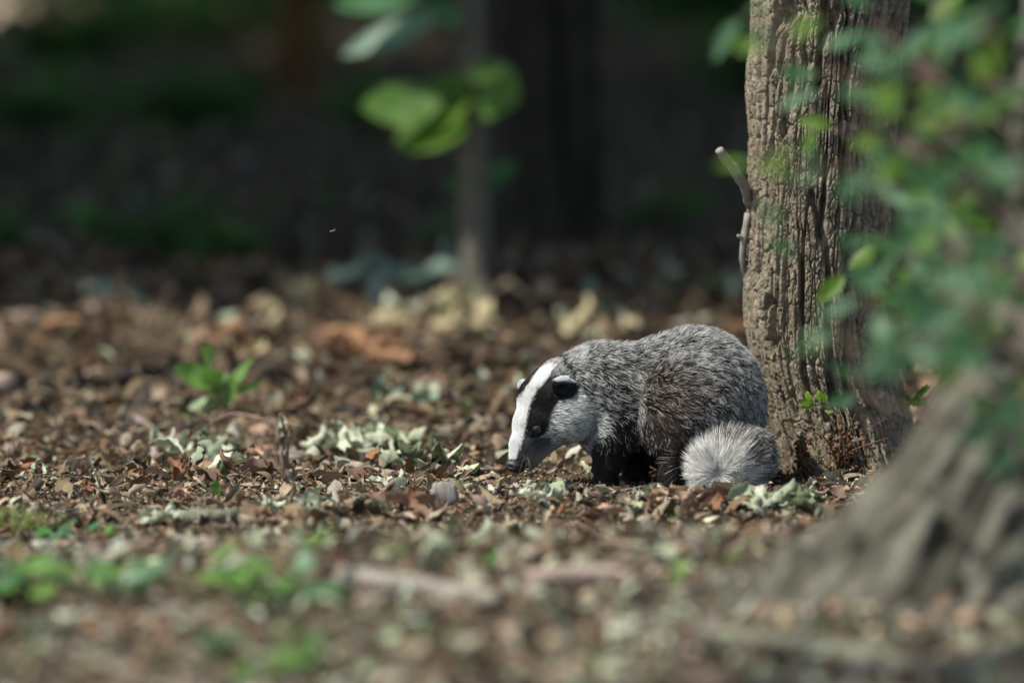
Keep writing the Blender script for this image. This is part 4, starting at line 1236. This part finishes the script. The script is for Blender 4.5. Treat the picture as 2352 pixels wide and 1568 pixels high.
def up_twig():
    b = gp(660, 1190); t = thing('upright_twig', 'forked brown twig standing upright in the bare soil', 'twig', tuple(b)); Y = b[1]
    for path, r0, r1 in (([(655, 1192), (668, 1150), (676, 1110), (660, 1085), (648, 1050), (640, 1010), (638, 975)], .0046, .0036), ([(652, 1080), (646, 1040), (650, 990), (645, 950)], .0042, .003), ([(655, 1085), (660, 1040), (664, 1000), (668, 970)], .0032, .0026), ([(672, 1120), (674, 1090), (672, 1065)], .003, .004), ([(638, 1065), (632, 1020), (640, 985)], .0022, .0018)):
        V, F = tube(spline([at(u, v, Y + .01 * math.sin(u)) - b for u, v in path], 20), np.linspace(r0, r1, 20), 6, .2, path[0][0]); obj('stem', mesh_np('stem', V, F, M['twig']), t)
    for k, (u, v) in enumerate(((642, 965), (652, 955), (660, 975), (640, 985), (668, 985), (630, 990))):
        put(blade('shrivelled_leaf', M['sage2'], .03, .014, 1.6, 1.8, .8, 6, 4, .9, .06, k), 'shrivelled_leaf', t, at(u, v, Y) - b, (r.normal(), -.3, -1.), (r.normal(), -1, .2))
up_twig()
stick('fallen_stick', 'short thick stick stump pointing up beside the long branch', [(868, 1142, 0), (885, 1128, .012), (902, 1108, .035)], .006, .0055, 'twig', .004)
stick('fallen_stick', 'bent grey twig rising through the wilted leaves', [(885, 1068, 0), (892, 1040, .03), (885, 1010, .06)], .005, .0045, 'stick_grey', .002)
stick('log_piece', 'short mossy log piece with rough bark on bare soil', [(432, 1206, 0), (470, 1205, 0), (520, 1202, 0), (580, 1198, 0)], .019, .015, 'stick_moss', .012, .35, 14, 30, 'log')
stick('fallen_stick', 'thin stick half buried near the grass tuft', [(115, 1180, 0), (170, 1178, 0), (225, 1172, 0)], .008, .005, 'twig_dark', .004)
stick('fallen_stick', 'thin dark stick curving over crumbly soil', [(245, 1200, 0), (290, 1185, 0), (312, 1160, .01)], .005, .003, 'twig_dark', .004)
stick('fallen_stick', 'pale grey stick lying among blurred dead leaves', [(790, 1352, 0), (900, 1366, 0), (1010, 1382, 0), (1140, 1408, 0)], .020, .014, 'stick_grey', .02, .2, 10)
stick('fallen_stick', 'dark short stick lying by the end of the mossy root', [(1440, 1420, 0), (1500, 1450, 0), (1570, 1480, 0), (1650, 1500, 0)], .016, .012, 'twig_dark', .012, .2, 10)
stick('fallen_stick', 'long mossy stick crossing the litter before the flared root', [(1640, 1490, 0), (1800, 1500, 0), (1930, 1520, 0), (2050, 1555, 0), (2200, 1560, 0), (2360, 1500, 0)], .016, .018, 'stick_moss', .018, .25, 10, 40)
stick('fallen_stick', 'dark flat stick lying behind the seedling', [(195, 990, 0), (260, 992, 0), (330, 985, 0), (400, 980, 0)], .010, .007, 'twig_dark', .008)
stick('fallen_stick', 'thin orange stick on the sunlit litter behind the seedling', [(440, 770, 0), (490, 785, 0), (540, 806, 0)], .007, .005, 'wood_orange', .008)
stick('curved_stem', 'pale bent dead stem arching in the dark wood', [(165, 690, 0), (172, 630, .06), (150, 580, .13), (110, 545, .17), (60, 540, .18)], .014, .008, 'bark_pale', 0)
stick('fallen_stick', 'broken root end poking from soil below the badger chest', [(1395, 1138, 0), (1425, 1128, .01), (1475, 1118, .012)], .0035, .0025, 'stick_grey', .004)
stick('fallen_branch', 'dark thin branch lying on the litter behind the badger head', [(985, 935, 0), (1060, 932, 0), (1130, 926, 0), (1180, 925, 0)], .007, .006, 'twig_dark', .006)

# --- chunks of wood and bark
def slab(name, label, u, v, size, yaw, tilt, mat, cat, seed=0, h=.0, bendy=0., box=.6, wild=.45):
    """an irregular, rounded-off piece of bark or wood"""
    g = gp(u, v); rs = np.random.default_rng(seed)
    n1, n2 = 14, 12
    V, F = uvs((0, 0, 0), (1, 1, 1), n1 * 2, n2)
    D = V.copy()
    q = np.sign(D) * np.abs(D) ** box                        # boxy
    q = q * (1 + wild * fbm(D[:, 0] * 2.2 + seed, D[:, 1] * 2.2, D[:, 2] * 2.2, seed))[:, None]
    q = q * np.array(size) * .5
    q[:, 2] += bendy * (q[:, 1] / size[1]) ** 2 * 4
    q[:, 2] -= q[:, 2].min()
    o = obj(name, mesh_np(name, q, F, M[mat]), None, (g[0], g[1], g[2] + h))
    o.rotation_euler = (tilt, 0, yaw)
    return tag(o, label, cat)
slab('wood_chunk', 'squared grey wood chunk with split grain near the badger nose', 1024, 1163, (.048, .034, .046), .35, -.3, 'chunk', 'wood', 3, box=.42, wild=.32)
slab('bark_piece', 'long pinkish bark piece lying beyond the pale grey stick', 1322, 1345, (.19, .07, .028), .12, 0, 'wood_pink', 'bark', 5)
slab('bark_strip', 'rust orange bark strip lying on the sunlit litter', 800, 790, (.17, .06, .035), -.75, -.1, 'wood_orange', 'bark', 6)
slab('bark_strip', 'rust orange bark strip pointing toward the badger back', 900, 835, (.13, .05, .03), -.5, -.1, 'wood_orange', 'bark', 7)
slab('bark_piece', 'small rounded orange bark lump near the straw leaf', 546, 775, (.045, .04, .04), .2, 0, 'wood_orange', 'bark', 8)
slab('bark_piece', 'pale rust bark flake beyond the seedling', 150, 760, (.10, .04, .03), .3, 0, 'wood_orange', 'bark', 9)
slab('bark_piece', 'grey brown bark flake at the edge of the shade', 60, 745, (.08, .05, .03), .3, 0, 'wood_pink', 'bark', 10)
slab('bark_piece', 'orange bark crumb between the lit oak and the badger back', 1697, 790, (.05, .05, .05), .3, 0, 'wood_orange', 'bark', 11)
slab('bark_piece', 'cream coloured bark flake at the picture edge of the litter'.replace('at the picture edge of', 'half sunk in'), 8, 912, (.06, .04, .045), .3, 0, 'wood_pink', 'bark', 12)

# ------------------------------------------------------------------ single leaves one can pick out
HL = {}
def leafset(mat, n=9):
    if mat in HL: return HL[mat]
    out = []
    for k in range(n):
        q = random.Random(hash(mat) % 1 + k * 17 + len(mat))
        V, F = leaf_grid(1, q.uniform(.65, 1.0), q.choice([3, 4, 5]), q.uniform(.15, .4), q.choice([-1, 1]) * q.uniform(.3, 2.0), q.choice([-1, 1]) * q.uniform(.6, 2.2), q.uniform(-1.0, 1.0), .09, 14, 10, q.uniform(.75, 1.1), k)
        V[:, 2] += .045 * vnoise(V[:, 0] * 9 + k, V[:, 1] * 9, V[:, 2] * 9, k)
        V = V - np.array([V[:, 0].mean(), V[:, 1].mean(), V[:, 2].min()])
        out.append(mesh_np('dead_leaf', V, F, M[mat]))
    HL[mat] = out
    return out
rl = np.random.default_rng(21)
ADJ = {'sage': ('pale sage curled', 'wilted_leaf'), 'sage2': ('dull green curled', 'wilted_leaf'), 'teal': ('bluish wilted', 'wilted_leaf'), 'pinkish': ('pinkish brown dry', 'dead_leaf'),
       'browned': ('russet dry', 'dead_leaf'), 'yellowed': ('straw yellow', 'straw_leaf'), 'rust': ('rust orange', 'rust_leaf')}
def heap(u, v, su, sv_, n, size, mats, label, group, hmax=.02, tilt=.6):
    where = label.split(' leaf ', 1)[1]
    made = {}
    for k in range(n):
        uu = u + rl.uniform(-1, 1) * su; vv = v + rl.uniform(-1, 1) * sv_
        g = gp(uu, vv); mt = mats[rl.integers(0, len(mats))]
        me = leafset(mt); me = me[rl.integers(0, len(me))]
        o = obj(ADJ[mt][1], me, None, (g[0], g[1], g[2] + .002 + rl.uniform(0, hmax)))
        Rm = rotmats(rl.uniform(0, 6.28, 1), np.abs(rl.normal(0, tilt, 1)), rl.uniform(0, 6.28, 1))[0]
        o.rotation_euler = Matrix(Rm.tolist()).to_euler(); s_ = rl.uniform(*size) * (1.28 if 960 < v < 1110 else 1.08 if 960 < v < 1230 else .95); o.scale = (s_, s_, s_)
        made.setdefault(mt, []).append((s_, o))
    for mt, L_ in made.items():
        L_.sort(key=lambda p: p[0])
        for k, (s_, o) in enumerate(L_):
            size_ = '' if len(L_) < 3 else 'smallest ' if k == 0 else 'largest ' if k == len(L_) - 1 else ''
            if len(L_) == 2: size_ = ('smaller ', 'larger ')[k]
            tag(o, size_ + ADJ[mt][0] + ' leaf ' + where, 'leaf', group)
heap(440, 1070, 75, 26, 20, (.04, .062), ('sage', 'sage', 'sage2'), 'wilted pale leaf heaped beneath the arched twig', 'wilted leaves under the arched twig', .035, .8)
heap(540, 1085, 75, 22, 17, (.038, .058), ('sage', 'sage2', 'pinkish'), 'curled pale leaf lying under the start of the long branch', 'leaves under the long branch', .018, .7)
heap(800, 1045, 100, 20, 24, (.045, .07), ('sage', 'sage', 'sage2'), 'curled sage leaf heaped between the upright twig and the badger nose', 'sage leaves heaped along the branch', .03, .8)
heap(935, 1062, 100, 22, 27, (.04, .06), ('sage', 'sage2', 'sage2'), 'wilted greyish leaf spread where the long branch dips', 'wilted leaves at the branch', .02, .7)
heap(385, 1205, 45, 10, 9, (.032, .05), ('sage', 'sage2'), 'pale curled leaf touching the mossy log piece', 'leaves by the log piece', .012, .6)
heap(640, 1185, 75, 14, 12, (.035, .055), ('sage', 'sage', 'sage2'), 'pale curled leaf lying behind the mossy log piece', 'leaves behind the log piece', .012, .6)
heap(800, 1178, 80, 14, 13, (.035, .055), ('sage', 'sage2', 'pinkish'), 'curled leaf on the open soil before the wood chunk', 'leaves before the wood chunk', .012, .6)
heap(890, 1120, 40, 8, 6, (.035, .05), ('sage',), 'pale leaf flattened beside the short stick stump', 'leaves by the stick stump', .008, .4)
heap(1085, 1115, 20, 10, 3, (.04, .06), ('sage', 'sage2'), 'wilted pale leaf draped on top of the wood chunk', 'leaves on the wood chunk', .03, .6)
heap(945, 1185, 45, 14, 7, (.04, .07), ('pinkish', 'pinkish', 'browned'), 'pinkish brown oak leaf beside the grey wood chunk', 'oak leaves by the wood chunk', .012, .45)
heap(1235, 1155, 60, 22, 18, (.03, .05), ('sage', 'sage2', 'sage2'), 'rolled pale green leaf on the soil below the badger throat', 'leaves below the badger throat', .012, .6)
heap(1350, 1185, 120, 14, 12, (.03, .05), ('sage2', 'pinkish', 'browned'), 'small curled leaf in front of the badger forepaws', 'leaves before the forepaws', .01, .6)
heap(1520, 1170, 60, 14, 9, (.03, .05), ('sage', 'pinkish', 'yellowed'), 'curled leaf lying between hind foot and tail', 'leaves by the hind foot', .012, .6)
heap(1640, 1182, 60, 8, 8, (.04, .062), ('pinkish', 'sage', 'browned'), 'dead leaf pushed up against the badger tail', 'leaves against the tail', .018, .7)
heap(1780, 1182, 95, 12, 26, (.036, .062), ('sage', 'sage', 'sage2'), 'rolled pale sage leaf heaped before the oak foot', 'sage leaves before the oak', .022, .8)
heap(905, 945, 100, 16, 20, (.045, .07), ('sage2', 'sage', 'teal'), 'pale wilted leaf on the litter behind the long branch', 'leaves behind the long branch', .03, .7)
heap(250, 1130, 220, 50, 18, (.022, .042), ('pinkish', 'browned', 'sage', 'pinkish'), 'small dead leaf scattered on the crumbly soil near the log', 'leaves on the crumbly soil', .008, .5)
heap(150, 1060, 150, 40, 10, (.02, .04), ('pinkish', 'browned', 'sage2'), 'little dry leaf scattered beyond the dark slanting stick', 'leaves beyond the dark stick', .008, .5)
heap(420, 1105, 40, 10, 4, (.04, .055), ('browned', 'pinkish'), 'russet leaf under the wilted pale leaves', 'russet leaves', .01, .5)
heap(860, 1085, 14, 6, 2, (.035, .045), ('browned',), 'russet leaf leaning on the long branch', 'russet leaves at the branch', .02, .9)
for (u, v, su, sv_, n, sz, mt, lb) in ((1065, 715, 45, 26, 9, (.07, .12), ('yellowed',), 'straw yellow leaf heaped at the foot of the sapling'), (1075, 770, 65, 12, 7, (.07, .11), ('yellowed', 'sage'), 'straw yellow leaf fallen before the sapling foot'), (918, 748, 45, 20, 6, (.06, .1), ('yellowed', 'sage'), 'cream leaf heaped beside the sapling foot'),
                                       (682, 715, 24, 20, 4, (.06, .09), ('yellowed',), 'cream leaf curled near the rust bark strips'), (620, 748, 16, 12, 2, (.05, .07), ('yellowed',), 'round straw leaf next to the orange bark lump'), (592, 820, 18, 10, 2, (.05, .06), ('yellowed',), 'pale straw leaf behind the seedling tip'),
                                       (1318, 765, 24, 22, 4, (.06, .1), ('yellowed',), 'straw leaf showing over the badger nape'), (1440, 758, 45, 16, 5, (.06, .09), ('yellowed',), 'straw leaf showing over the badger shoulders')):
    heap(u, v, su, sv_, n, sz, mt, lb, lb.replace('leaf', 'leaves'), .02, .45)
heap(890, 672, 160, 22, 16, (.08, .13), ('teal',), 'bluish wilted leaf lying where the shade of the wood begins', 'bluish leaves at the shade edge', .05, .8)
heap(840, 800, 110, 30, 14, (.05, .08), ('rust',), 'rust orange leaf lying on the bark strips', 'rust leaves on the bark strips', .015, .4)
heap(560, 775, 40, 16, 4, (.05, .07), ('rust',), 'rust orange leaf beside the orange bark lump', 'rust leaves by the bark lump', .03, .6)
heap(1500, 690, 200, 16, 7, (.06, .1), ('teal', 'sage2'), 'greyish leaf lying in the shade beyond the badger', 'greyish leaves in the shade', .03, .7)
heap(255, 690, 35, 8, 3, (.07, .1), ('teal',), 'bluish leaf lying alone below the dark undergrowth', 'bluish leaves under the undergrowth', .03, .6)
heap(1060, 1285, 80, 24, 10, (.05, .075), ('sage', 'sage2'), 'blurred pale leaf heaped behind the pale grey stick', 'pale leaves behind the grey stick', .03, .8)
heap(330, 1300, 280, 40, 16, (.04, .06), ('sage', 'sage', 'pinkish'), 'blurred pale leaf among the low green clumps', 'pale leaves among the clumps', .02, .7)
heap(300, 1440, 300, 60, 16, (.04, .06), ('pinkish', 'sage', 'browned'), 'blurred dead leaf in front of the low green clumps', 'dead leaves before the clumps', .02, .7)
heap(1300, 1460, 250, 70, 16, (.04, .065), ('sage', 'pinkish', 'sage'), 'blurred pale leaf around the dark short stick', 'leaves around the dark stick', .02, .7)
heap(2050, 1440, 280, 60, 18, (.04, .065), ('sage', 'pinkish', 'yellowed'), 'blurred leaf strewn before the flared mossy root', 'leaves before the flared root', .02, .7)
heap(1650, 1330, 200, 50, 10, (.03, .05), ('sage2', 'yellowed', 'pinkish'), 'blurred leaf lying on the end of the flared root', 'leaves on the root end', .02, .5)

# ------------------------------------------------------------------ undergrowth in the shade
def bushy(u, v, w, h, n, leafs, label, d=None, mat='shade_leaf', name='undergrowth_plant', seed=0, group='undergrowth in the dark wood'):
    b = gp(u, v)
    t = thing(name, label, 'plant', tuple(b), group)
    q = np.random.default_rng(seed + int(u)); k = b[1] / FPX; Wm, Hm = w * k, h * k
    tips = []
    for i in range(5):
        e = np.array([q.uniform(-.45, .45) * Wm, q.uniform(-.3, .3) * Wm, q.uniform(.5, .95) * Hm]); tips.append(e)
        V, F = tube(spline([np.zeros(3), e * (.35, .35, .55), e], 8), np.linspace(.008, .002, 8), 5); obj('stem', mesh_np('stem', V, F, M['bark_dark']), t)
    parts = []
    TVF = [leaf_grid(1, .55, bend=.5, roll=.5, nl=4, nw=2, seed=s_) for s_ in range(3)]
    for i in range(2 * n):
        e = tips[q.integers(0, 5)] * q.uniform(.45, 1.1) + q.normal(0, .16, 3) * (Wm, Wm * .6, Hm * .5); e[2] = max(e[2], .02)
        V, F = TVF[q.integers(0, 3)]
        Rm = rotmats(q.uniform(0, 6.28, 1), q.uniform(0, .9, 1), q.uniform(0, 6.28, 1))[0]
        parts.append((V @ Rm.T * q.uniform(*leafs) + e, F))
    V, F = join(parts); obj('foliage', mesh_np('foliage', V, F, M[mat]), t)
    return t
bushy(350, 605, 420, 170, 50, (.05, .10), 'low leafy bush at the edge of the shade beyond the litter', seed=1)
bushy(510, 612, 140, 70, 18, (.06, .12), 'small pale-leaved bush beside the low leafy bush', seed=2)
bushy(30, 600, 160, 120, 22, (.05, .1), 'leafy plant at the foot of the bent dead stem', seed=3)
bushy(440, 320, 300, 160, 60, (.07, .14), 'bush leaning across the dark floor before the slim trunk', seed=4)
bushy(170, 200, 360, 230, 110, (.08, .15), 'tall bush screening the pale path', seed=5)
bushy(470, 130, 300, 130, 70, (.08, .15), 'bush standing right before the far bank', seed=6)
bushy(1620, 150, 420, 260, 140, (.08, .16), 'broad dim bush between the broad trunk and the oak', seed=7)
bushy(1530, 520, 160, 60, 16, (.06, .1), 'sparse low plant behind the lit oak', seed=8)
bushy(870, 60, 260, 180, 70, (.08, .16), 'bush behind the sapling leaves far back', seed=9)
bushy(1900, 120, 500, 300, 150, (.08, .16), 'dense dim bush far behind the lit oak', seed=10)
bushy(2280, 150, 400, 300, 120, (.08, .16), 'dense dim bush far behind the mossy trunk', seed=11)
bushy(2300, 420, 200, 120, 40, (.06, .12), 'dark bush behind the green shrub', seed=12)

for k, (u, v, w_, h_, n_) in enumerate(((330, 60, 520, 300, 170), (620, 90, 420, 260, 120), (80, 330, 260, 120, 40), (1480, 60, 420, 300, 150), (1780, 260, 300, 200, 70), (1050, 40, 500, 300, 150), (880, 300, 240, 90, 26))):
    bushy(u, v, w_, h_, n_, (.09, .18), ('wide dim bush behind the slim brown trunk', 'dim bush beside the slim brown trunk', 'sparse plant on the dark floor before the path', 'dim bush beside the broad blackish trunk', 'dark bush close behind the lit oak', 'dim bush far behind the sapling', 'sparse plant on the dark floor behind the sapling')[k], seed=30 + k)

# ------------------------------------------------------------------ a small insect in flight
ib = at(763, 531, 16.95)
ins = thing('flying_insect', 'tiny pale insect hovering in the air above the litter', 'insect', tuple(ib))
V, F = uvs((0, 0, 0), (.0055, .0012, .0011), 10, 8); obj('abdomen', mesh_np('abdomen', V, F, M['stick_grey']), ins)
for s_ in (-1, 1):
    put(blade('wing', M['pinkish'], .010, .003, .1, .1, 0, 5, 3), 'wing', ins, (0, 0, .0008), (.6, .6 * s_, .22), (0, 0, 1))
